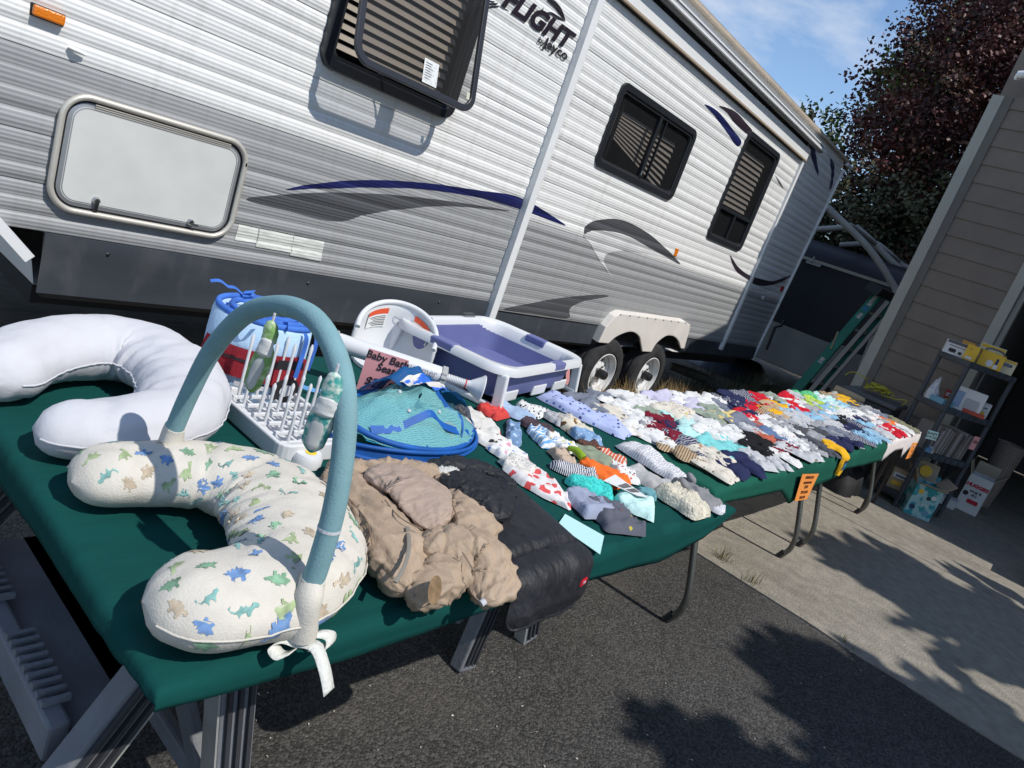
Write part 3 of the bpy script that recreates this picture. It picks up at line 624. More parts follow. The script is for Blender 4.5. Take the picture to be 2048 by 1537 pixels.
build('top_cap', MB().obox(B+d*.02, nz(d)*.06, V(.18, -.05, 0), nz(np.cross(d, V(1, 0, 0)))*.09), mat('cap_black', (.02, .02, .022), rough=.6), ladder, bev=.01)
for t, w, m_ in ((.93, .10, 'pale_sticker'), (.78, .05, 'pale_sticker'), (.34, .05, 'pale_sticker')):
    build('warning_label', MB().bar(A+d*(t-w/2)-V(.028, 0, 0), A+d*(t+w/2)-V(.028, 0, 0), .05, .002, up=(1, 0, 0)), mat('label_pale', (.45, .46, .44), rough=.6, col2=(.2, .2, .2), vs=40, cut=(.5, .6)), ladder)
build('warning_label', MB().bar(A+d*.83-V(.028, 0, 0), A+d*.87-V(.028, 0, 0), .06, .002, up=(1, 0, 0)), mat('label_blue', (.03, .16, .30), rough=.6), ladder)
build('spreader', MB().bar(A+d*.45-V(.04, 0, 0), A+d*.6-V(.04, -.07, 0), .02, .01, up=(1, 0, 0)), mat('spreader_tan', (.30, .25, .15), rough=.6), ladder)
# leaning boards
m_wood = mat('weathered_wood', (.12, .10, .085), rough=.85, var=.3, vs=6, stretch=(1, 1, .2))
def board(lab, p, q, w, h, m_, name='leaning_board', cat='board', g='boards and pipes leaning by the house'):
    o = build(name, MB().bar(p, q, w, h, up=(1, 0, 0)), m_, bev=.003); return tag(o, lab, cat, g)
board('brown plank leaning just right of the green ladder', onX(1690, 790, 9.0), onX(1808, 614, 9.6), .10, .03, m_wood)
board('dark plank leaning between the brown plank and the house corner', onX(1712, 790, 9.2), onX(1806, 600, 9.8), .08, .03, mat('dark_wood', (.03, .027, .025), rough=.8, var=.2, vs=5))
board('rusty dark strip leaning against the house corner trim', onX(1735, 770, 9.1), onX(1826, 566, 9.7), .05, .03, mat('rust_wood', (.05, .03, .025), rough=.8, var=.3, vs=9))
board('short pink board end sticking out beside the house corner', onX(1716, 778, 8.6), onX(1733, 757, 8.6), .05, .03, mat('pink_wood', (.30, .17, .14), rough=.8, var=.2, vs=9))
# log and tarp heap behind the wheels
p0, p1 = onZ(1340, 752, 0.0), onZ(1465, 800, -.05); pts = smooth_path([p0+V(0, .05, .12), (p0*.6+p1*.4)+V(0, 0, .13), (p0*.3+p1*.7)+V(0, 0, .09), p1+V(0, 0, .02)], 6)
tag(build('canvas_roll', MB().tube(pts, [.07+.03*math.sin(i/len(pts)*3.1) for i in range(len(pts))], n=14, flat=.7), mat('canvas_grey', (.10, .095, .08), rough=.9, var=.3, vs=9, bump=.6, bs=25), smooth=60), 'long grey roll of canvas lying on the ground behind the rear wheel', 'canvas roll')
q = onZ(1470, 740, .0)
def heap(u, v):
    x = (u-.5)*2.0; y = (v-.5)*1.0; r = max(0, 1-(x/1.0)**2-(y/.5)**2)
    return V(q[0]+x, q[1]+y, -.05+.30*r**.6*(1+.5*no(x*4, y*4, 3))+.03*no(x*14, y*14, 1)*r)
tag(build('tarp_heap', MB().grid(heap, 36, 24), mat('tarp_navy', (.012, .018, .03), rough=.6, var=.4, vs=7), smooth=70), 'crumpled dark blue tarp heaped on the ground behind the camper wheels', 'tarp')

# ------------------------------------------------------------------ trees
def leaf_tree(name, lab, cat, base, trunk_h, blobs, n, size, cols, seed, group=None, trunk_r=.14, droop=.3):
    rn = random.Random(seed); base = np.array(base, float)
    t = thing(name, lab, cat, base, group)
    mb = MB(); top = base+V(0, 0, trunk_h)
    mb.tube(smooth_path([base+V(0, 0, -.1), base+V(.05, .03, trunk_h*.5), top], 5), [trunk_r*(1-.04*i) for i in range(11)], n=10)
    for c_, r_ in blobs:
        c_ = np.array(c_, float); mb.tube(smooth_path([top-V(0, 0, trunk_h*.3), (top+c_)/2+V(0, 0, -.2), c_], 4), [trunk_r*.55*(1-.09*i) for i in range(9)], n=6)
    build('trunk', mb, mat('bark', (.05, .04, .035), rough=.9, var=.4, vs=10, bump=.6, bs=20), t)
    # leaves gathered on twig clumps spread through the crown
    V_, F_, MI = [], [], []
    vol = [r_[0]*r_[1]*r_[2] for _, r_ in blobs]; tot = sum(vol)
    for (c_, r_), vv in zip(blobs, vol):
        m_ = int(n*vv/tot); cl = max(6, m_//26)
        for k in range(cl):
            d_ = nz([rn.gauss(0, 1) for _ in range(3)]); rr = rn.random()**.36
            if rn.random() < .18: rr *= 1.13
            cc = np.array(c_)+d_*rr*np.array(r_); cs_ = rn.uniform(.6, 1.5)*size*2.6
            ci = rn.randrange(len(cols)) if rn.random() < .4 else int(min(len(cols)-1, max(0, (len(cols))*(.5+.5*no(cc[0]*.9, cc[1]*.9, cc[2]*.9)))))
            for q_ in range(26):
                p_ = cc+np.clip(V(rn.gauss(0, 1), rn.gauss(0, 1), rn.gauss(0, .8)), -1.6, 1.6)*cs_*.55
                a = nz([rn.gauss(0, 1), rn.gauss(0, 1), rn.gauss(-droop, .7)]); b = nz(np.cross(a, [rn.gauss(0, 1) for _ in range(3)]))
                L = size*rn.uniform(.6, 1.25); w = L*.36; o = len(V_)
                V_ += [p_, p_+a*L*.5+b*w, p_+a*L, p_+a*L*.5-b*w]; F_.append((o, o+1, o+2, o+3)); MI.append(ci)
    mb = MB(); mb.v = [tuple(p) for p in V_]; mb.f = F_
    build('crown', mb, cols, t, mi=MI)
    return t
def leafm(name, c_): return mat(name, c_, rough=.55, spec=.35)
plum = [leafm('plum_dark', (.030, .012, .014)), leafm('plum_mid', (.06, .021, .022)), leafm('plum_red', (.12, .038, .034)), leafm('plum_tan', (.15, .08, .05))]
grn = [leafm('leaf_dark', (.02, .035, .012)), leafm('leaf_mid', (.07, .12, .03)), leafm('leaf_light', (.14, .21, .05))]
olv = [leafm('olive_dark', (.02, .026, .014)), leafm('olive_mid', (.055, .06, .03)), leafm('olive_pale', (.11, .11, .06)), leafm('plum_tan', (.15, .08, .05))]
c1 = onX(1900, 210, 15); 
B_ = [((15, onX(1900, 210, 15)[1], onX(1900, 210, 15)[2]), (1.6, 1.6, 1.5)), ((15.2, onX(1990, 80, 15.2)[1], onX(1990, 80, 15.2)[2]), (1.6, 1.5, 1.5)), ((14.6, onX(1790, 310, 14.6)[1], onX(1790, 310, 14.6)[2]), (1.3, 1.1, 1.0)),
      ((15.5, onX(2040, 200, 15.5)[1], onX(2040, 200, 15.5)[2]), (1.6, 1.5, 1.6)), ((14.5, onX(1730, 400, 14.5)[1], onX(1730, 400, 14.5)[2]), (1.2, 1.1, 1.2)), ((14.8, onX(1860, 400, 14.8)[1], onX(1860, 400, 14.8)[2]), (1.5, 1.5, 1.6)), ((16, onX(2000, 330, 16)[1], onX(2000, 330, 16)[2]), (1.5, 1.6, 2.0)), ((15.4, onX(1985, 10, 15.4)[1], onX(1985, 10, 15.4)[2]), (1.4, 1.4, 1.2)), ((14.6, onX(1925, 30, 14.6)[1], onX(1925, 30, 14.6)[2]), (.5, .45, .8))]
tcy = np.mean([b[0][1] for b in B_])
leaf_tree('plum_tree', 'tall purple-leaved plum tree rising behind the camper and house', 'tree', (15, tcy, -.05), 2.6, B_, 52000, .085, plum, 5, trunk_r=.2)
B2 = [((13.6, onX(1840, 480, 13.6)[1], onX(1840, 480, 13.6)[2]), (.9, 1.2, 1.0)), ((13.6, onX(1760, 490, 13.6)[1], onX(1760, 490, 13.6)[2]), (.9, 1.0, 1.0)), ((14.2, onX(1900, 420, 14.2)[1], onX(1900, 420, 14.2)[2]), (.9, 1.2, 1.0)), ((14.2, onX(1690, 480, 14.2)[1], onX(1690, 480, 14.2)[2]), (.9, 1.2, 1.2)), ((13.2, onX(1685, 425, 13.2)[1], onX(1685, 425, 13.2)[2]), (.8, .9, 1.0)), ((13.4, onX(1700, 500, 13.4)[1], onX(1700, 500, 13.4)[2]), (.8, 1.0, .9)), ((13.4, onX(1640, 470, 13.4)[1], onX(1640, 470, 13.4)[2]), (.8, .9, 1.1)), ((14.5, onX(1820, 580, 14.5)[1], onX(1820, 580, 14.5)[2]), (1, 2.2, 1.2))]
leaf_tree('laurel_bush', 'olive green bush with pale leaves growing below the plum tree', 'bush', (14, np.mean([b[0][1] for b in B2]), -.05), 1.2, B2, 24000, .085, olv, 8)
B3 = [((18, onX(1815, 175, 18)[1], onX(1815, 175, 18)[2]), (1.0, .75, .6)), ((18, onX(1858, 112, 18)[1], onX(1858, 112, 18)[2]), (.8, .6, .5)), ((18, onX(1775, 240, 18)[1], onX(1775, 240, 18)[2]), (.8, .6, .5)), ((19, onX(2040, 20, 19)[1], onX(2040, 20, 19)[2]), (1.4, 1.2, .9)), ((18, onX(1900, 200, 18)[1], onX(1900, 200, 18)[2]), (1.0, 1.2, 1.2))]
leaf_tree('maple_tree', 'bright green leafy tree showing round the edge of the plum tree', 'tree', (18.5, B3[4][0][1], -.05), 5.0, B3, 9000, .15, grn, 11, trunk_r=.22)
# two thin upright shoots against the sky
for i, (lab, pts) in enumerate((('slender upright shoot against the sky left of the plum tree', [(1650, 330), (1660, 285), (1666, 220)]), ('shorter thin shoot just above the camper roof end', [(1612, 270), (1608, 240), (1608, 222)]))):
    X_ = 13.0; P = [onX(*p, X_) for p in pts]; t = thing('sapling', lab, 'sapling', (X_, P[0][1], -.05), 'thin shoots against the sky')
    build('stem', MB().tube(smooth_path([V(X_, P[0][1], -.05)]+P, 5), [.03]*10+[.02, .016, .012, .01, .008, .006], n=6), _mats['bark'], t)
    V_, F_, MI = [], [], []; rn = random.Random(20+i); sp = smooth_path(P, 12)
    for p in sp:
        for q_ in range(18 if i == 0 else 8):
            c_ = p+V(rn.gauss(0, .12), rn.gauss(0, .12), rn.gauss(0, .1)); a = nz([rn.gauss(0, 1) for _ in range(3)]); b = nz(np.cross(a, [rn.gauss(0, 1) for _ in range(3)])); L = .1*rn.uniform(.6, 1.2); o = len(V_)
            V_ += [c_, c_+a*L*.5+b*L*.3, c_+a*L, c_+a*L*.5-b*L*.3]; F_.append((o, o+1, o+2, o+3)); MI.append(rn.randrange(2))
    mb = MB(); mb.v = [tuple(p) for p in V_]; mb.f = F_; build('leaves', mb, grn[:2], t, mi=MI)
# conifers standing behind the photographer; their tops throw the shadows on the drive
def conifer(name, lab, base, h, rmax, seed, n=52):
    rn = random.Random(seed); base = np.array(base, float); t = thing(name, lab, 'tree', base, 'conifers behind the photographer')
    build('trunk', MB().tube([base+V(0, 0, -.05), base+V(0, 0, h)], [.14, .02], n=8), _mats['bark'], t)
    mb = MB()
    for k in range(n):
        f = (k+.5)/n; zz_ = h*(.22+.78*f); rr = rmax*(1-f)**.8+.12; m_ = 7
        for j in range(m_):
            a = rn.uniform(0, 6.28); L = rr*rn.uniform(.55, 1.15); d_ = V(math.cos(a), math.sin(a), 0); s_ = V(-d_[1], d_[0], 0)
            p_ = base+V(0, 0, zz_); up_ = V(0, 0, L*rn.uniform(.15, .6))
            for q_ in range(7):
                g = q_/7; c_ = p_+d_*L*g+up_*g; w = .30*L*(1-g)+.05
                mb.add([c_, c_+d_*L*.16+s_*w+V(0, 0, w*.5), c_+d_*L*.3+up_*.2, c_+d_*L*.16-s_*w+V(0, 0, w*.4)], [(0, 1, 2, 3)])
    build('crown', mb, leafm('conifer_green', (.02, .035, .015)), t)
    return t
def tree_at(px, py, h):   # a tree whose tip shadow falls at that spot of the ground
    g = onZ(px, py, 0); return g[:2]+h*np.array([SUN[0]/SUN[2], SUN[1]/SUN[2]])
for lab, px, py, h, rm, sd in (('taller conifer behind the photographer shading the concrete slab', 1640, 1080, 6.5, 1.7, 1), ('lower conifer behind the photographer shading the asphalt', 1545, 1310, 6.0, 1.6, 2), ('thin conifer behind the photographer at the asphalt edge', 1310, 1445, 5.4, .9, 6)):
    g = tree_at(px, py, h); conifer('conifer_tree', lab, (g[0], g[1], -.05), h, rm, sd)
# ------------------------------------------------------------------ tables, cloths, sawhorses
m_plast = mat('table_plastic', (.52, .49, .42), rough=.5, var=.04, vs=12, bump=.15, bs=140)
m_steel = mat('leg_steel', (.14, .135, .125), rough=.32, metal=.7, var=.15, vs=8)
m_green = mat('cloth_green', (.004, .056, .050), rough=.9, var=.10, vs=6, bump=.55, bs=9, spec=.12, bstretch=(.55, 2.4, 1))
m_green2 = mat('cloth_green_b', (.010, .088, .060), rough=.9, var=.08, vs=6, bump=.5, bs=9, spec=.12, bstretch=(.6, 2.2, 1))
m_pinkw = mat('cloth_white', (.72, .66, .66), rough=.85, var=.04, vs=8, bump=.2, bs=400, spec=.2)
YN, YFR = .80, 1.545
def folding_table(lab, x0, x1, l0, l1):
    t = thing('folding_table', lab, 'table', ((x0+x1)/2, (YN+YFR)/2, 0), 'folding tables in a row')
    build('tabletop', MB().prism(rr3z(x0, x1, YN, YFR, .05, .70), (0, 0, .044)), m_plast, t, bev=.012)
    build('rim_band', MB().prism(rr3z(x0+.012, x1-.012, YN+.012, YFR-.012, .045, .682), (0, 0, .0175)), m_plast, t, bev=.004)
    ym = (YN+YFR)/2
    for x in (l0, l1):
        for s in (-1, 1):
            P = smooth_path([V(x, ym+s*.315, .0), V(x, ym+s*.335, .035), V(x, ym+s*.36, .11), V(x, ym+s*.335, .25), V(x, ym+s*.19, .69)], 5)
            lg = build('leg', MB().tube(P, .0155, n=10), m_steel, t, smooth=60)
            build('foot_cap', MB().tube([V(x, ym+s*.313, .004), V(x, ym+s*.335, .05)], .0185, n=10), m_black, lg, smooth=50)
        build('crossbar', MB().tube([V(x, ym-.26, .46), V(x, ym+.26, .46)], .011, n=8), m_steel, t, smooth=60)
    return t
def rr3z(x0, x1, y0, y1, r, z): return [V(x, y, z) for x, y in rrect(x0, x1, y0, y1, r, 4)]
folding_table('beige plastic folding table with its bare corner showing beside the green cloth', 2.49, 4.33, 2.885, 4.42)
folding_table('middle folding table under the green cloth, behind the orange price sign', 4.52, 6.56, 4.81, 6.42)
t = thing('small_table', 'small dark legged table under the white cloth beside the shelf', 'table', (6.9, 1.15, 0))
build('tabletop', MB().box(6.60, 7.15, .82, 1.5, .71, .742), m_dark, t)
for x, y in ((6.64, .86), (6.64, 1.46), (7.11, .86), (7.11, 1.46)): build('leg', MB().bar((x, y, 0), (x, y, .709), .022, .022), mat('brown_metal', (.035, .025, .022), rough=.5), t)

def cloth(name, lab, cat, c4, z, dn, dl, dr, df, m_, nu, nv, seed, sag=.0, ridge=.006):
    """cloth over a table quad c4 = near-left, near-right, far-right, far-left; d* are drop lengths along each side"""
    NL, NR, FR, FL_ = [np.array(p, float) for p in c4]; E_ = 5
    def fn(u, v):
        a = u*(nu-1); b = v*(nv-1)
        ua = min(max((a-E_)/(nu-1-2*E_), 0), 1); vb = min(max((b-E_)/(nv-1-2*E_), 0), 1)
        sl = max(0, (E_-a)/E_); sr = max(0, (a-(nu-1-E_))/E_); sn = max(0, (E_-b)/E_); sf = max(0, (b-(nv-1-E_))/E_)
        p = (NL*(1-ua)+NR*ua)*(1-vb)+(FL_*(1-ua)+FR*ua)*vb
        Dn, Dl, Dr, Df = dn(ua), dl(vb), dr(vb), df(ua)
        drop = max(sn*Dn, sl*Dl, sr*Dr, sf*Df)
        x, y = p; zz_ = z-drop
        fold = no(ua*9*1.7+seed, 3.1+sn*.6, seed)
        edge = 1-min(1, sn*3)
        if sn: y -= .010*min(1, sn*4)+.005*sn*(.6+.5*fold)
        if sf: y += .012*min(1, sf*4)
        if sl: x -= .008*min(1, sl*4)+.006*sl*(.5+no(vb*4, seed))
        if sr: x += .010*min(1, sr*4)+.01*sr*(.5+no(vb*7, seed+4))
        near = math.exp(-vb*9)
        zz_ += .0022*no(x*5, y*5, seed)+ridge*near*(1.6*no(x*1.5-y*3, y*34+x*5.0, seed+2)-1.4*abs(no(x*1.1+2, y*30+x*6.5, seed+6)))*(1-sn)+.0016*(.3-abs(no(x*2.3+y*1.1, y*1.3-x*.4, seed+11)))*2
        if sn: zz_ += ridge*.35*no(x*3, 7.7, seed)*sn; y += ridge*1.1*no(x*2.0+sn*1.4, sn*6, seed+5)
        return V(x, y, zz_)
    o = build(name, MB().grid(fn, nu, nv), m_, smooth=70)
    sf_ = o.modifiers.new('thick', 'SOLIDIFY'); sf_.thickness = .0022; sf_.offset = 1
    return tag(o, lab, cat)
def lerp(pts):
    def f(t):
        for (a, b), (c_, d_) in zip(pts, pts[1:]):
            if a <= t <= c_: return b+(d_-b)*(t-a)/(c_-a)
        return pts[-1][1]
    return f
T1 = ((.45, .685), (2.37, .66), (2.60, 1.90), (.47, 1.88)); Z1 = .765
board1 = thing('plywood_table', 'plywood table top laid across sawhorses under the dark green cloth', 'table', (1.45, 1.25, .74))
build('tabletop', MB().prism([V(x, y, Z1-.028) for x, y in ((.47, .705), (2.35, .68), (2.57, 1.88), (.49, 1.86))], (0, 0, .024)), mat('plywood', (.30, .22, .13), rough=.8, var=.2, vs=4), board1)
cloth('green_tablecloth', 'dark green cloth stretched over the nearest table with baby pillows on it', 'tablecloth', T1, Z1, lerp([(0, .03), (.15, .055), (.45, .065), (.75, .11), (.9, .075), (1, .012)]), lerp([(0, .02), (.3, .05), (1, .10)]), lerp([(0, .012), (.2, .05), (1, .1)]), lambda u: .08, m_green, 150, 90, 1., ridge=.007)
cloth('green_tablecloth', 'green cloth over the long clothes tables with an orange price sign', 'tablecloth', ((2.50, .775), (5.63, .775), (5.63, 1.57), (2.47, 1.57)), .752, lerp([(0, .055), (.12, .075), (.27, .10), (.345, .20), (.36, .205), (.44, .15), (.62, .14), (.64, .10), (.8, .12), (1, .14)]), lerp([(0, .06), (.25, .16), (1, .2)]), lambda v: .02, lambda u: .1, m_green2, 170, 50, 5., ridge=.004)
cloth('white_tablecloth', 'pinkish white cloth at the far end of the clothes tables', 'tablecloth', ((5.60, .785), (7.17, .785), (7.17, 1.57), (5.60, 1.57)), .757, lerp([(0, .15), (.1, .16), (.3, .10), (.55, .11), (.62, .2), (.75, .13), (.95, .16), (1, .22)]), lambda v: .004, lambda v: .2, lambda u: .1, m_pinkw, 80, 44, 9., ridge=.004)
# sawhorses
m_saw = mat('sawhorse_grey', (.15, .155, .17), rough=.6, var=.18, vs=8, bump=.2, bs=60)
m_sawd = mat('sawhorse_dark', (.03, .032, .038), rough=.6, var=.2, vs=8)
m_sawm = mat('leg_metal', (.42, .42, .40), rough=.45, metal=.4, var=.15, vs=12)
def sawhorse(lab, cx, y0, y1, sl, sr, ztop):
    t = thing('sawhorse', lab, 'sawhorse', (cx, (y0+y1)/2, 0), 'plastic sawhorses under the first table')
    build('top_rail', MB().box(cx-.05, cx+.05, y0, y1, ztop-.09, ztop), m_saw, t, bev=.008)
    for s, sp in ((-1, sl), (1, sr)):
        for y, ys in ((y0+.06, -1), (y1-.06, 1)):
            a = V(cx+s*.035, y, ztop-.05); b = V(cx+s*(.035+sp), y+ys*.05, 0)
            lg = build('leg', MB().bar(a, b, .075, .05, up=(0, 1, 0)), m_saw, t, bev=.006)
            dd = nz(b-a); outw = nz(np.cross(dd, V(0, 1, 0)))*(1 if s < 0 else -1)
            nn = V(0, -1, 0)
            for q_ in (-.022, 0, .022): build('rib', MB().bar(a+dd*.1+V(0, -.029, 0)+nz(np.cross(dd, nn))*q_, b-dd*.03+V(0, -.029, 0)+nz(np.cross(dd, nn))*q_, .009, .012, up=(0, 1, 0)), m_sawd, lg)
            build('edge_strip', MB().bar(a+dd*.1+nz(np.cross(dd, nn))*(.040 if s > 0 else -.040)*(1), b+nz(np.cross(dd, nn))*(.040 if s > 0 else -.040), .004, .05, up=(0, 1, 0)), m_sawm, lg)
        zt_ = .45; f_ = (ztop-.05-zt_)/(ztop-.05)
        xm_ = cx+s*(.035+sp*f_)
        # side shelf, rails and braces of this side
        build('side_shelf', MB().box(min(xm_, xm_-s*.17), max(xm_, xm_-s*.17), y0+.1, y1-.1, zt_-.02, zt_), m_saw, t, bev=.006)
        rl = build('side_rail', MB().box(xm_-.018+s*.02, xm_+.018+s*.02, y0+.10, y1-.10, zt_-.05, zt_+.022), m_saw, t, bev=.006)
        for k in range(22):
            if 9 <= k <= 12: continue
            yy = y0+.15+(y1-y0-.3)*k/21
            build('comb_tooth', MB().box(xm_-.014+s*.02, xm_+.03+s*.02, yy-.005, yy+.003, zt_+.0225, zt_+.034).box(xm_-.014+s*.02, xm_-.004+s*.02, yy+.0031, yy+.008, zt_+.0225, zt_+.032), m_saw, rl)
        xl = lambda z_: cx+s*(.035+sp*(ztop-.05-z_)/(ztop-.05))
        for ya, yb in ((y0+.11, (y0+y1)/2-.02), (y1-.11, (y0+y1)/2+.02)):
            build('brace', MB().bar(V(xl(.43)+s*.02, yb, .42), V(xl(.12)+s*.01, ya, .12), .05, .03, up=(1, 0, 0)), m_saw, t, bev=.008)
        build('brace', MB().bar(V(xl(.14)+s*.01, y0+.08, .14), V(xl(.14)+s*.01, y1-.08, .14), .03, .05), m_saw, t, bev=.008)
    return t
sawhorse('grey plastic sawhorse with notched shelf under the left end of the first table', .665, .845, 1.62, .44, .10, .735)
sawhorse('dark sawhorse standing under the middle of the first table', 1.93, 1.06, 1.66, .13, .16, .735)
# ------------------------------------------------------------------ things on the first table
ZT = Z1+.004
m_whitecot = mat('white_cotton', (.54, .54, .565), rough=.85, var=.03, vs=6, bump=.5, bs=14, spec=.1)
m_cream = mat('cream_plush', (.58, .545, .48), rough=.95, var=.06, vs=30, bump=.18, bs=300, spec=.08)
class Pillow:
    def __init__(s, pts, a, b, seed):
        s.c = [np.array(p, float) for p in smooth_path([V(*p, 0) for p in pts], 10)]; s.n = len(s.c); s.seed = seed
        s.L = np.cumsum([0]+[np.linalg.norm(q-p) for p, q in zip(s.c, s.c[1:])]); s.len = s.L[-1]; s.a = lerp(a); s.b = lerp(b); s.inner = -1 if np.cross(s.c[s.n//2]-s.c[0], s.c[-1]-s.c[s.n//2])[2] < 0 else 1
        s.inner = -s.inner
    def at(s, u):
        d = u*s.len; i = min(max(int(np.searchsorted(s.L, d))-1, 0), s.n-2); t = (d-s.L[i])/max(1e-9, s.L[i+1]-s.L[i])
        p = s.c[i]*(1-t)+s.c[i+1]*t; i0, i1 = max(0, i-3), min(s.n-1, i+4); return p, nz(s.c[i1]-s.c[i0])
    def S(s, u, t, lift=0.):
        p, T = s.at(u); nn = np.cross(T, V(0, 0, 1)); d = u*s.len; a, b = s.a(u), s.b(u)
        ea = min(1, math.sqrt(max(0, 1-(1-min(1, d/(a*.95)))**2)))*min(1, math.sqrt(max(0, 1-(1-min(1, (s.len-d)/(a*.95)))**2)))
        ct, st = math.cos(t), math.sin(t); w = (abs(ct)**.94)*(1 if ct >= 0 else -1); h = (abs(st)**1.18)*(1 if st >= 0 else -1)
        q = p+nn*w*(a+lift)*max(ea, .02)+V(0, 0, ZT+b+h*(b+lift)*max(ea, .02)*(1. if h > 0 else .97)); wr = .0045*no(q[0]*22, q[1]*22, q[2]*11+s.seed)*abs(ct)**.3
        wr += .004*max(0, abs(ct)-.75)*4*no(u*60, s.seed, ct*2)*.5+.016*max(0, (-ct if s.inner < 0 else ct)+.2)*math.exp(-((u-.47)/.2)**2)*(.3-abs(no(u*34+ct*1.5, s.seed, ct)))
        wr -= .010*max(0, .10-abs(no(q[0]*7+s.seed, q[1]*9, 1.)))*6
        return q+nn*w*wr+V(0, 0, h*wr)
    def mesh(s, nu=90, nt=40): return MB().grid(lambda i, j: s.S(j, i*2*math.pi), nt, nu, closeu=True)
def ctr(L, z=.845): return [onZ(x, y, z)[:2] for x, y in L]
# plain white pillow
pw = Pillow(ctr([(-20, 748), (60, 702), (180, 690), (290, 708), (365, 760), (358, 818), (270, 838), (160, 836), (70, 824)], .85), [(0, .075), (.25, .092), (.5, .108), (.75, .088), (.9, .078), (1, .055)], [(0, .06), (.3, .076), (.5, .078), (.75, .07), (1, .05)], 3)
t = thing('nursing_pillow', 'plain white horseshoe nursing pillow at the far left of the green table', 'pillow', (.75, 1.6, ZT), 'nursing pillows')
build('cushion', pw.mesh(), m_whitecot, t, smooth=180)
build('seam', MB().tube([pw.S(.02+.96*i/80, math.pi, .0015) for i in range(81)], .0022, n=6), m_whitecot, t, smooth=60)
build('seam', MB().tube([pw.S(.02+.96*i/80, 0, .0015) for i in range(81)], .0022, n=6), m_whitecot, t, smooth=60)
# dinosaur pillow
pd = Pillow(ctr([(146, 945), (270, 932), (415, 943), (535, 985), (598, 1066), (585, 1142), (500, 1178), (390, 1188), (284, 1190)], .84), [(0, .066), (.2, .076), (.45, .112), (.6, .116), (.8, .096), (1, .084)], [(0, .052), (.3, .062), (.5, .068), (.8, .063), (1, .06)], 8)
t = thing('nursing_pillow', 'cream horseshoe nursing pillow printed with small dinosaurs, a padded toy arch over it', 'pillow', (.7, 1.0, ZT), 'nursing pillows')
build('cushion', pd.mesh(), m_cream, t, smooth=180)
build('seam', MB().tube([pd.S(.02+.96*i/80, math.pi, .001) for i in range(81)], .0018, n=6), m_cream, t, smooth=60)
STEG = [(-1, .1), (-.75, .25), (-.6, .55), (-.42, .35), (-.28, .7), (-.1, .45), (.05, .8), (.2, .45), (.4, .65), (.5, .3), (.72, .45), (1, .35), (.95, .1), (.65, .0), (.5, -.2), (.55, -.6), (.3, -.6), (.25, -.3), (-.1, -.3), (-.15, -.62), (-.42, -.6), (-.4, -.22), (-.7, -.05)]
LONG = [(-1, -.1), (-.7, .1), (-.4, .35), (0, .4), (.25, .3), (.4, .55), (.4, .85), (.6, 1.), (.9, .9), (.85, .72), (.65, .68), (.68, .4), (.5, 0), (.4, -.25), (.42, -.7), (.2, -.7), (.15, -.35), (-.15, -.35), (-.2, -.7), (-.45, -.7), (-.4, -.25), (-.6, -.15)]
TEAL = [(-1, .2), (-.8, .35), (-.85, .05), (-.5, -.1), (-.2, .12), (-.1, .3), (.05, .15), (.2, .32), (.35, .15), (.55, .3), (.7, .5), (.95, .42), (.98, .15), (.7, .05), (.45, -.2), (.3, -.55), (.18, -.2), (-.1, -.25), (-.25, -.6), (-.35, -.2), (-.65, -.25)]
DINO = [(STEG, mat('dino_blue', (.14, .25, .46), rough=.95, var=.35, vs=60)), (LONG, mat('dino_lime', (.32, .40, .22), rough=.95, var=.3, vs=60)), (STEG, mat('dino_tan', (.46, .38, .28), rough=.95, var=.25, vs=60)), (TEAL, mat('dino_teal', (.20, .38, .35), rough=.95, var=.35, vs=60)), (STEG, mat('dino_green', (.19, .34, .22), rough=.95, var=.4, vs=60))]
mbs = [MB() for _ in DINO]; rd = random.Random(4); cnt = 0
def motif(mb, surf, u0, t0, poly, size, ang, rowsn=11):
    ca, sa = math.cos(ang), math.sin(ang); Q = [((x*ca-y*sa)*size, (x*sa+y*ca)*size) for x, y in poly]
    e_ = 1e-3; p0 = surf(u0, t0, 0); su = np.linalg.norm(surf(u0+e_, t0, 0)-p0)/e_; st_ = np.linalg.norm(surf(u0, t0+e_*6, 0)-p0)/(e_*6)
    if su < .45*pd.len or st_ < .035: return
    y0, y1 = min(q[1] for q in Q), max(q[1] for q in Q)
    def spans(y):
        xs = []
        for (xa, ya), (xb, yb) in zip(Q, Q[1:]+Q[:1]):
            if (ya <= y) != (yb <= y): xs.append(xa+(y-ya)/(yb-ya)*(xb-xa))
        xs.sort(); return list(zip(xs[::2], xs[1::2]))
    F_ = lambda x, y: surf(u0+x/su, t0+y/st_, .0009)
    for k in range(rowsn):
        a, b = y0+(y1-y0)*k/rowsn, y0+(y1-y0)*(k+1)/rowsn; e2 = (b-a)*.02; A_, B_ = spans(a+e2), spans(b-e2)
        if len(A_) != len(B_): A_ = B_ = spans((a+b)/2)
        for (a0, a1), (b0, b1) in zip(A_, B_):
            m0, m1 = (a0+a1)/2, (b0+b1)/2
            mb.add([F_(a0, a), F_(m0, a), F_(a1, a), F_(b1, b), F_(m1, b), F_(b0, b)], [(0, 1, 4, 5), (1, 2, 3, 4)])
nu_ = int(pd.len/.038)
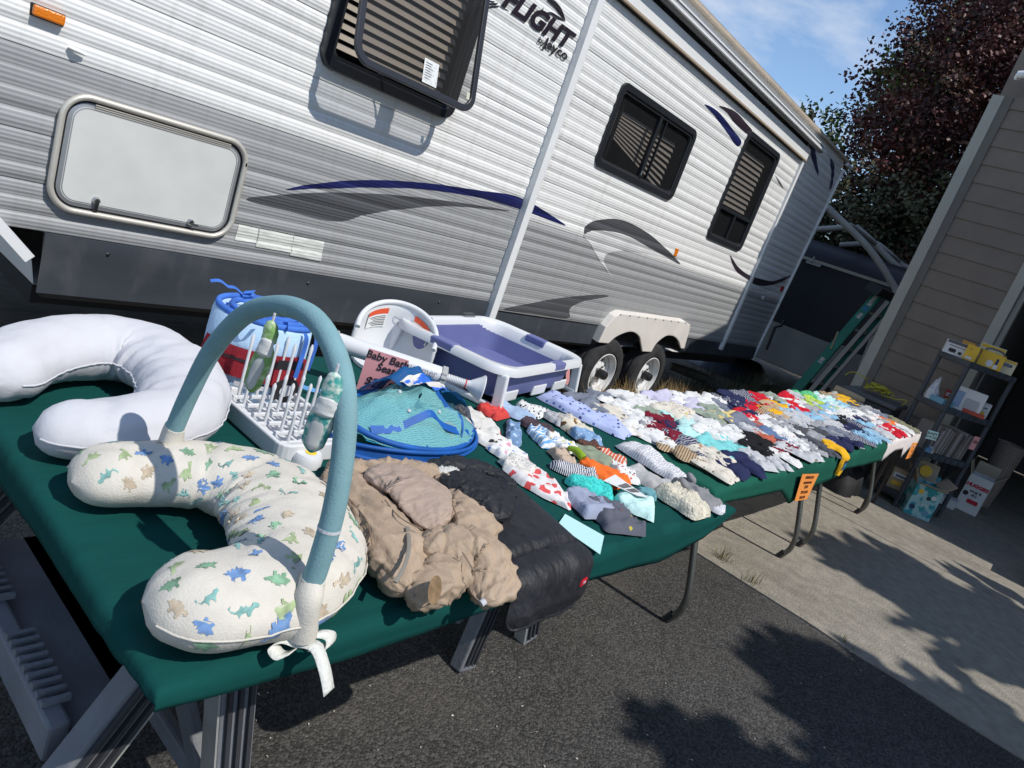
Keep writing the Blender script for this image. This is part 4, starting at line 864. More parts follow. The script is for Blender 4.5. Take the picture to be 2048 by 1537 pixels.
for i in range(nu_):
    u0 = (i+.75)/(nu_+.6); per = 2*math.pi*(pd.a(u0)+pd.b(u0))/2; nt_ = max(4, int(per/.044))
    for j in range(nt_):
        t0 = (j+.5*(i % 2)+rd.uniform(-.12, .12))/nt_*2*math.pi
        if math.sin(t0) < -.35: continue
        kk = (i*2+j*3+(i*j) % 2) % 5; poly, mm = DINO[kk]
        motif(mbs[kk], pd.S, min(.97, max(.03, u0+rd.uniform(-.006, .006))), t0, poly, .0175*rd.uniform(.85, 1.15), rd.uniform(-.7, .7)+(math.pi if rd.random() < .4 else 0))
for mb, (_, mm) in zip(mbs, DINO):
    o = build('printed_motifs', mb, mm, t, smooth=70); o['kind'] = 'stuff'
# toy arch
PX = .635; n_ = V(1, .0, 0)
ap = [onP(x, y, (PX, 0, 0), n_) for x, y in ((347, 862), (378, 790), (425, 700), (490, 630), (560, 612), (625, 635), (668, 700), (690, 790), (687, 900), (668, 1020), (640, 1120), (624, 1166))]
sp = smooth_path(ap, 6)
build('toy_arch', MB().tube(sp, .0165, n=16), mat('aqua_padding', (.19, .33, .36), rough=.9, var=.06, vs=30, bump=.15, bs=300, spec=.15), t, smooth=60)
q = onP(655, 1057, (PX, 0, 0), n_); i0 = min(range(len(sp)), key=lambda i: np.linalg.norm(sp[i]-q)); build('arch_band', MB().tube([sp[i0-1]*.15+sp[i0]*.85, sp[i0]*.85+sp[i0+1]*.15], .0172, n=16), m_whitecot, t)
e0 = ap[-1]; e1 = onZ(603, 1268, ZT+.035)
build('arch_sleeve', MB().tube(smooth_path([ap[-1]+(ap[-2]-ap[-1])*.25, e0, (e0*.5+e1*.5)+V(-.008, -.006, .02), e1], 6), [.0195]*4+[.0205]*6+[.022]*6+[.024]*3, n=16, flat=.9), m_cream, t, smooth=60)
e0 = ap[0]; build('arch_sleeve', MB().tube([e0+(ap[1]-e0)*.12, e0, e0-V(0, 0, .03)], [.0185, .019, .022], n=14), m_cream, t, smooth=60)
bw = e1+V(-.004, -.008, -.01); m_rib = mat('ribbon_white', (.62, .62, .57), rough=.9, bump=.3, bs=200)
def strip(pts, w, side):
    mb = MB(); side = np.array(side)*w/2; P = []
    for p in smooth_path(pts, 5): P += [p-side, p+side]
    mb.add(P, [(2*i, 2*i+1, 2*i+3, 2*i+2) for i in range(len(P)//2-1)]); return mb
for pts in ([bw, bw+V(.012, -.02, .004), bw+V(.012, -.05, -.012), bw+V(.016, -.068, -.04)], [bw, bw+V(-.02, .012, .006), bw+V(-.035, .016, -.004), bw+V(-.03, .0, -.012), bw+V(-.012, -.006, -.004)], [bw, bw+V(.02, -.004, .012), bw+V(.042, -.012, .008), bw+V(.036, -.02, -.004), bw+V(.014, -.012, -.002)]):
    o = build('ribbon_bow', strip(pts, .022, nz(V(.75, .2, .15))), m_rib, t, smooth=70); md = o.modifiers.new('t', 'SOLIDIFY'); md.thickness = .0015
# hanging toys
def hang(lab, pts, rad, m1, m2, m3, group='plush toys hanging from the arch'):
    P = [onP(x, y, (PX-.02, 0, 0), n_) for x, y in pts]
    o = thing('hanging_toy', lab, 'toy', P[0], group); sp_ = smooth_path(P, 8); k = len(sp_); rs = [np.interp(i/(k-1), np.linspace(0, 1, len(rad)), rad) for i in range(k)]
    tow = -nz(_F); T_ = nz(sp_[-1]-sp_[0]); sd_ = nz(np.cross(T_, tow))
    def body(f0, f1, g, lift, fl):
        def fn(u, v):
            x = (f0+(f1-f0)*v)*(k-1); i = min(int(x), k-2); c_ = sp_[i]*(1-(x-i))+sp_[i+1]*(x-i); r_ = np.interp(x, range(k), rs)*g*max(.02, min(1, 2.6*math.sqrt(max(0, v*(1-v)))))
            a = 6.2832*u; w_ = 1+.10*no(math.cos(a)*1.5, math.sin(a)*1.5, v*5+f0); return c_+sd_*r_*math.cos(a)*w_+tow*(r_*fl*math.sin(a)*w_+lift)
        return MB().grid(fn, 22, 30, closeu=True)
    build('plush_body', body(.28, 1, 1, 0, .55), m1, o, smooth=180)
    build('plush_head', body(0, .36, 1.05, .001, .7), m1, o, smooth=180)
    build('collar', body(.26, .50, .92, .005, .6), m3, o, smooth=180)
    build('belly_patch', body(.50, .93, .55, .0075, .35), m2, o, smooth=180)
    build('loop', MB().tube([P[0]-V(0, 0, .004), P[0]+V(0, 0, .012)], .0022, n=6), m_whitecot, o)
    return o
m_tg = mat('toy_green', (.22, .38, .13), rough=.95, col2=(.52, .62, .42), vs=60, cut=(.48, .66), bump=.15, bs=150, spec=.05); m_tw = mat('toy_white', (.62, .62, .60), rough=.9, bump=.08, bs=200); m_tt = mat('toy_teal', (.06, .30, .27), rough=.95, vs=75, col2=(.58, .64, .56), cut=(.45, .6), spec=.05)
hang('green and white plush dinosaur toy hanging from the top of the arch', [(546, 642), (540, 675), (527, 715), (510, 755), (500, 786)], [.007, .0115, .0115, .015, .0165, .014, .006], m_tg, mat('toy_grey', (.50, .51, .49), rough=.95, spec=.05), m_tw)
hang('teal plush toy with white fringe hanging beside the right leg of the arch', [(672, 745), (662, 790), (645, 835), (630, 875), (620, 906)], [.008, .013, .016, .0185, .019, .0165, .007], m_tt, _mats['toy_grey'], m_tw)

# ------------------------------------------------------------------ bottle drying rack
m_wpl = mat('white_plastic', (.64, .65, .66), rough=.35, spec=.5)
rk = thing('drying_rack', 'white plastic bottle drying rack with rows of upright pegs', 'drying rack', (1.05, 1.38, ZT))
rx0, rx1, ry0, ry1 = .93, 1.15, 1.20, 1.53
build('tray', MB().ring(rr3z(rx0, rx1, ry0, ry1, .03, ZT), rr3z(rx0+.012, rx1-.012, ry0+.012, ry1-.012, .02, ZT), (0, 0, .045)), m_wpl, rk, bev=.004)
build('tray_floor', MB().box(rx0+.0125, rx1-.0125, ry0+.0125, ry1-.0125, ZT, ZT+.008), m_wpl, rk)
for k in range(6): build('tray_bar', MB().box(rx0+.0127, rx1-.0127, ry0+.03+.05*k, ry0+.038+.05*k, ZT+.03, ZT+.04), m_wpl, rk, bev=.002)
for k in range(5): build('tray_bar', MB().box(rx0+.03+.04*k, rx0+.036+.04*k, ry0+.0127, ry1-.0127, ZT+.022, ZT+.0295), m_wpl, rk)
for j in range(6):
    for i in range(4):
        h_ = .165 if j >= 4 else (.10 if j >= 2 else .075)
        x, y = rx0+.035+.05*i+(.012 if j % 2 else 0), ry0+.034+.05*j
        build('peg', MB().tube([V(x, y, ZT+.04), V(x, y, ZT+.04+h_*.8), V(x, y, ZT+.04+h_*.93), V(x, y, ZT+.04+h_)], [.0042, .0038, .005, .002], n=8), m_wpl, rk, smooth=60)
px_ = onZ(615, 912, ZT+.02)
build('drain_spout', MB().lathe([(0, .03), (.03, .03), (.036, .02), (.036, 0)], (px_[0], px_[1], ZT), (0, 0, 1), n=20), m_wpl, rk, smooth=40)
build('yellow_sticker', MB().lathe([(0, .0315), (.013, .0315), (.0132, .0302)], (px_[0]+.004, px_[1]-.004, ZT), (0, 0, 1), n=16), mat('sticker_yellow', (.75, .55, .02), rough=.5), rk)

# ------------------------------------------------------------------ rolled crib bumper with a fire truck
m_lb = mat('bumper_blue', (.40, .56, .74), rough=.9, var=.05, vs=10, bump=.35, bs=30); m_bb = mat('piping_blue', (.045, .15, .52), rough=.8, var=.25, vs=20)
bc = V(1.10, 1.63, ZT); RB = .135; HB = .215
bp = thing('crib_bumper', 'rolled pale blue crib bumper with a red fire truck on it and blue ties', 'crib bumper', bc)
def spir(a): return .035+(RB-.035)*(a/(2*math.pi*3.1))
SPN = 130; amax = 2*math.pi*3.1; cam_a = math.atan2(-bc[1], -bc[0]); off_a = cam_a+.9-amax
mb = MB(); P = []
for i in range(SPN+1):
    a = amax*i/SPN; r_ = spir(a)-.0; c_, s_ = math.cos(a+off_a), math.sin(a+off_a)
    zt_ = ZT+HB+.006*no(a*2, 1.)
    for rr, zz_ in ((r_+.010, ZT), (r_+.0125, ZT+HB*.3), (r_+.0125, ZT+HB*.7), (r_+.010, zt_-.006), (r_+.004, zt_), (r_-.006, zt_), (r_-.012, zt_-.008), (r_-.012, ZT)):
        rr += .003*no(a*6, zz_*30); P.append(V(bc[0]+rr*c_*1.06, bc[1]+rr*s_, zz_))
mb.add(P, [(i*8+j, (i+1)*8+j, (i+1)*8+j+1, i*8+j+1) for i in range(SPN) for j in range(7)]+[tuple(range(SPN*8, SPN*8+8))])
build('rolled_pad', mb, m_lb, bp, smooth=60)
build('piping', MB().tube([V(bc[0]+spir(amax*i/SPN)*math.cos(amax*i/SPN+off_a)*1.06, bc[1]+spir(amax*i/SPN)*math.sin(amax*i/SPN+off_a), ZT+HB+.006) for i in range(SPN+1)], .0085, n=8), m_bb, bp, smooth=60)
r3 = random.Random(9)
for k in range(12):
    a = r3.uniform(0, 6.28); rr = r3.uniform(.02, .12); p = bc+V(rr*math.cos(a), rr*math.sin(a), HB+.012); pts = [p]
    for j in range(4): pts.append(pts[-1]+V(r3.uniform(-.03, .03), r3.uniform(-.03, .03), r3.uniform(-.008, .016)))
    build('tie', strip(pts, .012, nz(V(r3.uniform(-1, 1), r3.uniform(-1, 1), .4))), m_bb, bp, smooth=70)
rt_ = nz(V(-bc[1], bc[0], 0))*-1
for tt, dz in ((.10, .09), (.135, .07), (-.06, -.02)):
    a = cam_a+tt*7; p = bc+V((RB+.016)*math.cos(a)*1.06, (RB+.016)*math.sin(a), HB)
    build('tie', strip([p+V(0, 0, .004), p+V(.004, -.01, -.02), p+V(.002, -.008, -.03-dz)], .011, rt_), m_bb, bp, smooth=70)
pt = bc+V(.15, -.05, .012); build('tie', strip([pt+V(-.03, .02, .01), pt+V(.02, 0, 0), pt+V(.06, .01, -.008)], .012, (0, .3, .95)), mat('tie_sky', (.12, .34, .66), rough=.8), bp, smooth=70)
def cyl(a, zz_, lift): return V(bc[0]+(RB+.0135+lift)*math.cos(cam_a+a)*1.06, bc[1]+(RB+.0135+lift)*math.sin(cam_a+a), ZT+zz_)
def applique(name, poly, m_, lift, n=10):     # polygon in (arc metres to the right, height)
    mb = MB(); y0, y1 = min(p[1] for p in poly), max(p[1] for p in poly)
    for k in range(n):
        a, b = y0+(y1-y0)*k/n, y0+(y1-y0)*(k+1)/n; rows = []
        for y in (a+1e-5, b-1e-5):
            xs = sorted(xa+(y-ya)/(yb-ya)*(xb-xa) for (xa, ya), (xb, yb) in zip(poly, poly[1:]+poly[:1]) if (ya <= y) != (yb <= y)); rows.append((xs[0], xs[-1]) if xs else (0, 0))
        for j in range(8):
            q4 = [cyl((r_[0]+(r_[1]-r_[0])*t_)/RB, y, lift) for r_, y, t_ in ((rows[0], a, j/8), (rows[0], a, (j+1)/8), (rows[1], b, (j+1)/8), (rows[1], b, j/8))]; mb.add(q4, [(0, 1, 2, 3)])
    return build(name, mb, m_, bp, smooth=70)
m_red = mat('truck_red', (.26, .012, .022), rough=.85, var=.1, vs=20, bump=.3, bs=200)
applique('truck_body', [(-.15, .075), (-.145, .105), (-.13, .15), (.10, .15), (.125, .145), (.135, .11), (.135, .062), (.0, .062), (-.12, .065)], m_red, .002)
applique('truck_stripe', [(-.135, .115), (-.13, .122), (.02, .122), (.02, .115)], m_ink, .0035, 3)
applique('truck_window', [(.04, .115), (.05, .14), (.075, .14), (.075, .115)], m_ink, .0035, 4)
applique('truck_window', [(.085, .115), (.085, .14), (.115, .138), (.12, .115)], m_ink, .0035, 4)
applique('truck_bumper', [(-.03, .05), (-.03, .062), (.045, .062), (.045, .05)], m_whitecot, .0035, 3)
for cx_ in (-.09, .085):
    for nm, rr, mm, lf in (('truck_wheel', .036, m_ink, .004), ('truck_hub', .0165, mat('hub_silver', (.55, .56, .58), rough=.6), .0055)):
        applique(nm, [(cx_+rr*math.cos(R(a)), .055+rr*math.sin(R(a))) for a in range(5, 365, 20)], mm, lf, 12)

# ------------------------------------------------------------------ baby bath seat with support bar
bs_ = thing('bath_seat', 'white plastic baby bath seat with a grey ended support bar and suction cup', 'bath seat', (1.72, 1.75, ZT))
o_ = V(1.74, 1.80, ZT); fa_ = math.atan2(-o_[1], -o_[0])
def back(u, v):
    a = (u-.5)*2*1.75; h_ = .095+.120*max(0, math.cos(a*.80))**.9; r_ = .115+.018*v+.012*math.sin(v*3)
    zz_ = h_*v; aa = fa_+math.pi+a
    if v > .9: r_ += .02*(v-.9)*10*.3
    return o_+V(r_*math.cos(aa), r_*math.sin(aa), zz_)
o = build('backrest', MB().grid(back, 40, 14), m_wpl, bs_, smooth=60); md = o.modifiers.new('t', 'SOLIDIFY'); md.thickness = .014; md.offset = 1
bv = o.modifiers.new('b', 'BEVEL'); bv.width = .005; bv.segments = 2
rimp = [back(i/40., 1.)+V(0, 0, .002) for i in range(41)]
build('rim_bead', MB().tube(rimp, .0095, n=10), m_wpl, o and bs_, smooth=60)
def wl(u0, u1, v0, v1, m_, nm, lift=.012, n=8):
    mb = MB()
    P = []
    for j in range(2):
        for i in range(n+1):
            p = back(u0+(u1-u0)*i/n, (v0, v1)[j]); P.append(p+nz(V(o_[0]-p[0], o_[1]-p[1], 0))*lift)
    mb.add(P, [(i, i+1, n+2+i, n+1+i) for i in range(n)]); return build(nm, mb, m_, bs_, smooth=70)
m_orange = mat('warning_orange', (.72, .09, .03), rough=.5); m_lab = mat('label_white', (.72, .72, .70), rough=.6)
for u0, u1 in ((.22, .40), (.62, .80)):
    wl(u0, u1, .55, .90, m_lab, 'warning_label', .004); wl(u0, u1, .80, .905, m_orange, 'warning_strip', .0055)
    for k in range(6): wl(u0+.012, u1-.02-.02*(k % 3), .75-.033*k, .762-.033*k, m_ink, 'warning_text', .006, 6)
build('seat_base', MB().lathe([(0, .02), (.10, .02), (.125, .012), (.125, 0)], o_, (0, 0, 1), n=32), m_wpl, bs_, smooth=40)
build('seat_recess', MB().tube(smooth_path([back(.5+dx, .72+dv)+nz(V(o_[0]-back(.5+dx, .72+dv)[0], o_[1]-back(.5+dx, .72+dv)[1], 0))*.004 for dx, dv in ((-.05, .06), (.05, .06), (.06, -.0), (.04, -.06), (-.04, -.06), (-.06, 0))], 4, closed=True), .0009, n=6), mat('line_grey', (.45, .46, .48), rough=.5), bs_)
Ba = onZ(672, 683, .905); Bb = onZ(882, 752, .895); dB = nz(Bb-Ba)
build('support_bar', MB().tube([Ba, Ba+dB*.01, Bb-dB*.01, Bb], [.027, .0285, .0285, .027], n=24), m_wpl, bs_, smooth=50)
m_kg = mat('knob_grey', (.36, .37, .36), rough=.6)
def knob(p, d_):
    P = []; mb = MB(); n = 48; u_ = nz(np.cross(d_, V(0, 0, 1))); w_ = np.cross(u_, d_)
    for tt, rs in ((-.011, .024), (-.008, .0335), (.008, .0335), (.011, .024)):
        for j in range(n):
            a = 2*math.pi*j/n; rr = rs*(1.0 if j % 4 < 2 else .93); P.append(p+d_*tt+rr*(math.cos(a)*u_+math.sin(a)*w_))
    mb.add(P, [(i*n+j, i*n+(j+1) % n, (i+1)*n+(j+1) % n, (i+1)*n+j) for i in range(3) for j in range(n)]+[tuple(range(n)), tuple(range(3*n, 4*n))]); return mb
build('end_knob', knob(Bb+dB*.006, dB), m_kg, bs_, smooth=30); build('end_knob', knob(Ba-dB*.006, dB), m_kg, bs_, smooth=30)
def screw(p, d_, L, r_):
    pr = []
    for k in range(int(L/.0055)): pr += [(r_, k*.0055), (r_, k*.0055+.002), (r_*.82, k*.0055+.003), (r_*.82, k*.0055+.005)]
    return MB().lathe(pr, p, d_, n=20)
build('threaded_rod', screw(Bb+dB*.017, dB, .066, .0145), m_wpl, bs_, smooth=30); build('threaded_rod', screw(Ba-dB*.017, -dB, .05, .0135), m_wpl, bs_, smooth=30)
ce = Bb+dB*.083
build('red_ring', MB().lathe([(.0142, 0), (.0155, .001), (.0155, .004), (.0142, .005)], ce-dB*.004, dB, n=20), mat('ring_red', (.45, .03, .03), rough=.5), bs_)
build('suction_cup', MB().lathe([(.013, 0), (.016, .012), (.022, .02), (.03, .032), (.038, .044), (.044, .05), (.046, .053), (.044, .056), (.03, .05), (0, .045)], ce, dB, n=32), m_wpl, bs_, smooth=50)
bn = -_F-dB*((-_F)@dB); bn = nz(bn); tyd = nz(np.cross(bn, dB)); bo = Bb-dB*.115+bn*.0288-tyd*.010
text('lettering', 'summer', .030, bo, dB, tyd, mat('print_pale', (.25, .25, .29), rough=.6), bs_)
# pink price sign
pa, pb2 = onZ(720, 776, ZT), onZ(795, 782, ZT)
sg0 = onP(738, 697, pa+V(-.0, 0, 0), nz(V(_F[0], _F[1], 0))); 
def sign(name, lab, quad, m_, lines, size, group='hand written price signs', ink=m_ink):
    """quad = top-left, top-right, bottom-right, bottom-left in space; lines = [(text, u, v, size)]"""
    q4 = [np.array(p, float) for p in quad]; t = thing(name, lab, 'sign', (q4[2]+q4[3])/2, group)
    xd = nz(q4[1]-q4[0]); yd = nz(q4[0]-q4[3]); nd = nz(np.cross(xd, yd))
    build('card', MB().prism([p-nd*.0012 for p in q4[::-1]], nd*.0012), m_, t)
    for s_, u_, v_, z_ in lines:
        p = (q4[0]*(1-u_)+q4[1]*u_)*(1-v_)+(q4[3]*(1-u_)+q4[2]*u_)*v_
        text('handwriting', s_, z_, p+nd*.001, xd, yd+xd*.0, ink, t, bold=.0006, shear=.1, align='CENTER')
    return t
dsg = 1.36; nsg = nz(V(_F[0], _F[1], .0)); psg = V(1.34, 1.42, ZT)
sign('price_sign', 'pink card reading Baby Bath Seat propped in front of the bath seat', [onP(x, y, psg, nsg) for x, y in ((738, 697), (818, 722), (800, 800), (712, 778))], mat('card_pink', (.74, .33, .33), rough=.8), [('Baby Bath', .5, .21, .031), ('Seat', .52, .44, .031), ('$20.00', .53, .85, .036)], .03)

# ------------------------------------------------------------------ folding bath tub
m_vio = mat('tub_violet', (.125, .14, .31), rough=.5, var=.05, vs=8)
tb = thing('folding_tub', 'white and violet folding baby bath tub on short white legs', 'bath tub', (2.24, 1.76, ZT))
ta = R(13); tx = V(math.cos(ta), math.sin(ta), 0); ty = V(-math.sin(ta), math.cos(ta), 0); tcn = V(2.24, 1.75, 0); TW, TD = .385, .255
def tpt(x, y, z_): return tcn+tx*x+ty*y+V(0, 0, z_)
def trr(s_, r_, z_, n=6): return [tpt(x, y, z_) for x, y in rrect(-TW*s_, TW*s_, -TD*s_, TD*s_, r_, n)]
ZR = .925
lv = [(.80, .07, ZT+.03), (.86, .08, ZT+.03), (.88, .085, ZT+.055), (.90, .09, ZT+.085), (.92, .095, ZR-.03), (.93, .1, ZR-.012)]
mb = MB(); rows_ = [trr(*l) for l in lv]; n = len(rows_[0]); P = [p for r_ in rows_ for p in r_]
mb.add(P, [(i*n+j, i*n+(j+1) % n, (i+1)*n+(j+1) % n, (i+1)*n+j) for i in range(len(lv)-1) for j in range(n)]+[tuple(range(n))])
o = build('basin', mb, m_vio, tb, smooth=40); md = o.modifiers.new('t', 'SOLIDIFY'); md.thickness = .004
ro, ri = trr(1.04, .11, ZR), trr(.945, .095, ZR); zs_ = lambda L, dz: [p+V(0, 0, dz) for p in L]
mb = MB(); lo = zs_(trr(1.05, .11, ZR), -.022); rm = [lo, trr(1.05, .11, ZR-.004), zs_(trr(1.03, .108, ZR), .008), zs_(trr(.95, .1, ZR), .008), trr(.915, .095, ZR-.004), zs_(trr(.90, .09, ZR), -.05)]
P = [p for r_ in rm for p in r_]; mb.add(P, [(i*n+j, i*n+(j+1) % n, (i+1)*n+(j+1) % n, (i+1)*n+j) for i in range(5) for j in range(n)])
build('rim', mb, m_wpl, tb, smooth=50)
def rimpatch(x0, x1, y0, y1): # violet soft inserts wrapped over the rim
    mb = MB()
    for (xa, xb, ya, yb) in ((x0, x1, y0, y1),):
        mb.obox(tpt((xa+xb)/2, (ya+yb)/2, ZR-.006), tx*(xb-xa)/2, ty*(yb-ya)/2, V(0, 0, .0155))
    return build('rim_insert', mb, m_vio, tb, bev=.006)
rimpatch(.02, .13, -TD*1.055, -TD*.90); rimpatch(-.26, -.15, TD*.90, TD*1.055); rimpatch(-TW*1.052, -TW*.90, -.03, .07) ; rimpatch(TW*.90, TW*1.052, -.06, .04)
for k, (x0, x1) in enumerate(((-.33, -.16), (-.02, .11))):
    build('base_panel', MB().obox(tpt((x0+x1)/2, -TD*.87, ZT+.035), tx*(x1-x0)/2, ty*.006, V(0, 0, .022)), m_wpl, tb, bev=.01)
build('base_panel', MB().obox(tpt(.26, -TD*.87, ZT+.035), tx*.07, ty*.006, V(0, 0, .022)), m_wpl, tb, bev=.01)
for sx in (-1, 1):
    x_ = sx*TW*.94
    for sy in (-1, 1):
        build('leg', MB().bar(tpt(x_, sy*TD*.92, ZR-.02), tpt(x_*1.02, sy*TD*1.0, ZT+.006), .042, .022, up=tuple(tx)), m_wpl, tb, bev=.006)
    build('foot_bar', MB().bar(tpt(x_*1.02, -TD*1.05, ZT+.012), tpt(x_*1.02, TD*1.05, ZT+.012), .026, .022), m_wpl, tb, bev=.006)
build('drain_clip', MB().obox(tpt(.17, TD*1.0, ZR+.012), tx*.045, ty*.012, V(0, 0, .012)), glassy('clear_plastic', (.8, .82, .84), .35), tb, bev=.004)
ps_ = onZ(1136, 770, ZT+.04)
sign('price_sign', 'thin pink card seen edge on beside the right end of the bath tub', [onP(x, y, tpt(TW*1.1, -.1, .9), nz(V(.35, .94, 0))) for x, y in ((1133, 716), (1141, 708), (1139, 762), (1131, 782))], _mats['card_pink'], [], .02)

# ------------------------------------------------------------------ folded pop-up mesh tent
tn = thing('popup_tent', 'folded blue and aqua mesh pop-up tent lying flat in its hoop', 'mesh tent', (1.37, 1.27, ZT))
m_bl = mat('hoop_blue', (.005, .085, .34), rough=.6, var=.2, vs=14)
def meshy(name, col, alpha, sc=260.):
    m = mat(name, col, rough=.7, spec=.2); t_ = m.node_tree; b = t_.nodes['Principled BSDF']
    co = t_.nodes.new('ShaderNodeTexCoord'); ck = t_.nodes.new('ShaderNodeTexVoronoi'); ck.inputs['Scale'].default_value = sc; ck.inputs['Randomness'].default_value = .1
    r_ = t_.nodes.new('ShaderNodeMapRange'); r_.inputs[1].default_value = .25; r_.inputs[2].default_value = .5; r_.inputs[3].default_value = alpha*.6; r_.inputs[4].default_value = min(1, alpha*1.5)
    t_.links.new(co.outputs['Object'], ck.inputs['Vector']); t_.links.new(ck.outputs['Distance'], r_.inputs[0]); t_.links.new(r_.outputs[0], b.inputs['Alpha']); return m
m_mesh = meshy('mesh_aqua', (.24, .56, .56), .42); m_mesh2 = meshy('mesh_navy', (.01, .09, .26), .8); m_mesh3 = meshy('mesh_deep', (.02, .25, .42), .55)
cx_, cy_ = 1.385, 1.275; E1 = nz(V(1, .12, 0)); E2 = nz(V(-.12, 1, 0))
def ell(a, r_, z_, rx=.275, ry=.15): return V(cx_, cy_, z_)+E1*rx*r_*math.cos(a)+E2*ry*r_*math.sin(a)
build('hoop', MB().tube([ell(2*math.pi*i/60, 1, ZT+.012) for i in range(61)], .0065, n=8, cap=False), m_bl, tn, smooth=60)
build('hoop', MB().tube([ell(2*math.pi*i/60, .985, ZT+.032+.012*math.sin(2*math.pi*i/60*2)) for i in range(61)], .006, n=8, cap=False), m_bl, tn, smooth=60)
build('hoop', MB().tube([ell(2*math.pi*i/60, .9, ZT+.06+.03*math.cos(2*math.pi*i/60-2.2)) for i in range(61)], .008, n=8, cap=False), m_bl, tn, smooth=60)
build('hoop_band', MB().grid(lambda u, v: ell(2*math.pi*u, 1.0-.03*v, ZT+.012+.022*v+.012*math.sin(4*math.pi*u)*v), 60, 4, closeu=True), m_bl, tn, smooth=70)
def dome(u, v, hh=.115, k=0.): 
    a = 2*math.pi*u; r_ = v*.93; return ell(a, r_, ZT+.052+hh*(1-v**2.2)*(.72+.42*no(3*r_*math.cos(a)+k, 3*r_*math.sin(a), k))+.012*no(9*r_*math.cos(a), 12*r_*math.sin(a), k)+.02*math.cos(a-2.2)*v)
build('mesh_panel', MB().grid(lambda u, v: dome(u, .02+.98*v), 60, 14, closeu=True), m_mesh, tn, smooth=70)
build('mesh_panel', MB().grid(lambda u, v: dome(u, .02+.98*v, .055, 4.), 60, 12, closeu=True), m_mesh3, tn, smooth=70)
build('mesh_panel', MB().grid(lambda u, v: dome(-.06+.42*u, .30+.74*v, .145, 1.)+V(0, 0, .010+.018*math.sin(math.pi*v)), 40, 12), m_mesh2, tn, smooth=70)
build('header_card', MB().grid(lambda u, v: dome(-.05+.38*u, .16+.22*v, .145, 1.)+V(0, 0, .020), 26, 6), mat('card_print', (.60, .58, .53), rough=.4, col2=(.03, .13, .55), vs=16, cut=(.50, .54), stretch=(1, 3, 1)), tn, smooth=70)
build('hoop_strap', strip([dome(.56+.30*s_, .92-.55*math.sin(3.14*s_)*.55)+V(0, 0, .004) for s_ in np.linspace(0, 1, 7)], .022, (0, .7, .7)), m_bl, tn, smooth=70)
build('hoop_strap', strip([dome(.80+.16*s_, .98-.75*s_)+V(0, 0, .004) for s_ in np.linspace(0, 1, 6)], .020, (.6, .5, .5)), m_bl, tn, smooth=70)
build('aqua_tie', MB().tube(smooth_path([dome(.70, .95), dome(.70, 1.02)+V(0, -.01, -.02), dome(.71, 1.03)+V(.01, -.02, -.05)], 4), .002, n=5), m_bl, tn)
for a, r_ in ((3.9, .5), (4.9, .45), (2.4, .3), (5.6, .7)):
    p = dome(a/6.283, r_); build('snap_button', MB().lathe([(0, .006), (.004, .005), (.006, 0)], p, (0, 0, 1), n=10), m_whitecot, tn)
build('red_print', MB().grid(lambda u, v: dome(.80+.06*u, .55+.25*v, .055, 4.)+V(0, 0, .003), 6, 6), mat('print_red', (.42, .06, .07), rough=.7), tn)

# ------------------------------------------------------------------ brown snowsuit (puffed limbs lying over each other)
def w2(x, y, z=.80): return onZ(x, y, z)[:2]
m_tan = mat('suit_tan', (.36, .272, .195), rough=.62, var=.10, vs=10, bump=.6, bs=38, spec=.25, bstretch=(1.6, .8, 1))
sn = thing('snowsuit', 'puffy tan baby snowsuit heaped on the green cloth beside the dinosaur pillow', 'snowsuit', (1.05, .9, ZT))
def puff(pts, rad, flat, seed, wr=.0075, n=54, m=84, sq=.9):
    """stuffed cloth limb: pts = (px, py, height of its middle above the table)"""
    P = smooth_path([onZ(x, y, ZT+h) for x, y, h in pts], 10); k = len(P); Ls = np.cumsum([0]+[np.linalg.norm(b_-a_) for a_, b_ in zip(P, P[1:])]); tot = Ls[-1]; Rf = lerp([(i/(len(rad)-1), r_) for i, r_ in enumerate(rad)])
    def fn(u, v):
        d = v*tot; i = min(max(int(np.searchsorted(Ls, d))-1, 0), k-2); t_ = (d-Ls[i])/max(1e-9, Ls[i+1]-Ls[i]); c_ = P[i]*(1-t_)+P[i+1]*t_
        T = nz(P[min(i+2, k-1)]-P[max(i-1, 0)]); sd = nz(np.cross(T, V(0, 0, 1))); up = np.cross(sd, T); r_ = Rf(v)
        e_ = math.sqrt(max(0, 1-(1-min(1, d/(r_*.8)))**2))*math.sqrt(max(0, 1-(1-min(1, (tot-d)/(r_*.8)))**2)); a = 6.2832*u; ca, sa_ = math.cos(a), math.sin(a)
        ca = abs(ca)**sq*(1 if ca > 0 else -1); sa_ = abs(sa_)**sq*(1 if sa_ > 0 else -1)
        q_ = c_+(sd*ca+up*sa_*flat)*r_*max(e_, .03)
        f1 = no(q_[0]*9+seed, q_[1]*9, q_[2]*7); g1 = no(u*7+1.3*no(v*3, seed), v*tot*5, seed); g2 = abs(no(v*tot*11+1.6*ca+1.5*f1, u*2.6, seed+4)); g3 = abs(no(u*6+v*5, v*tot*9, seed+8))
        q_ = q_+(sd*ca+up*sa_)*wr*(1.1*f1+.9*g1+1.0*max(0, .15-g2)/.15+.8*max(0, .12-g3)/.12-1.2*max(0, .1-abs(no(q_[0]*15+seed, q_[1]*12, 5.)))/.1*.7+.35*no(q_[0]*48+seed, q_[1]*48, q_[2]*30))*max(e_, .1)
        q_[2] = max(q_[2], ZT+.002); return q_
    return MB().grid(fn, n, m, closeu=True)
build('body_back', puff([(700, 950, .014), (800, 1030, .02), (880, 1100, .022), (930, 1150, .016)], [.05, .10, .11, .06], .2, 31., wr=.004), m_tan, sn, smooth=180)
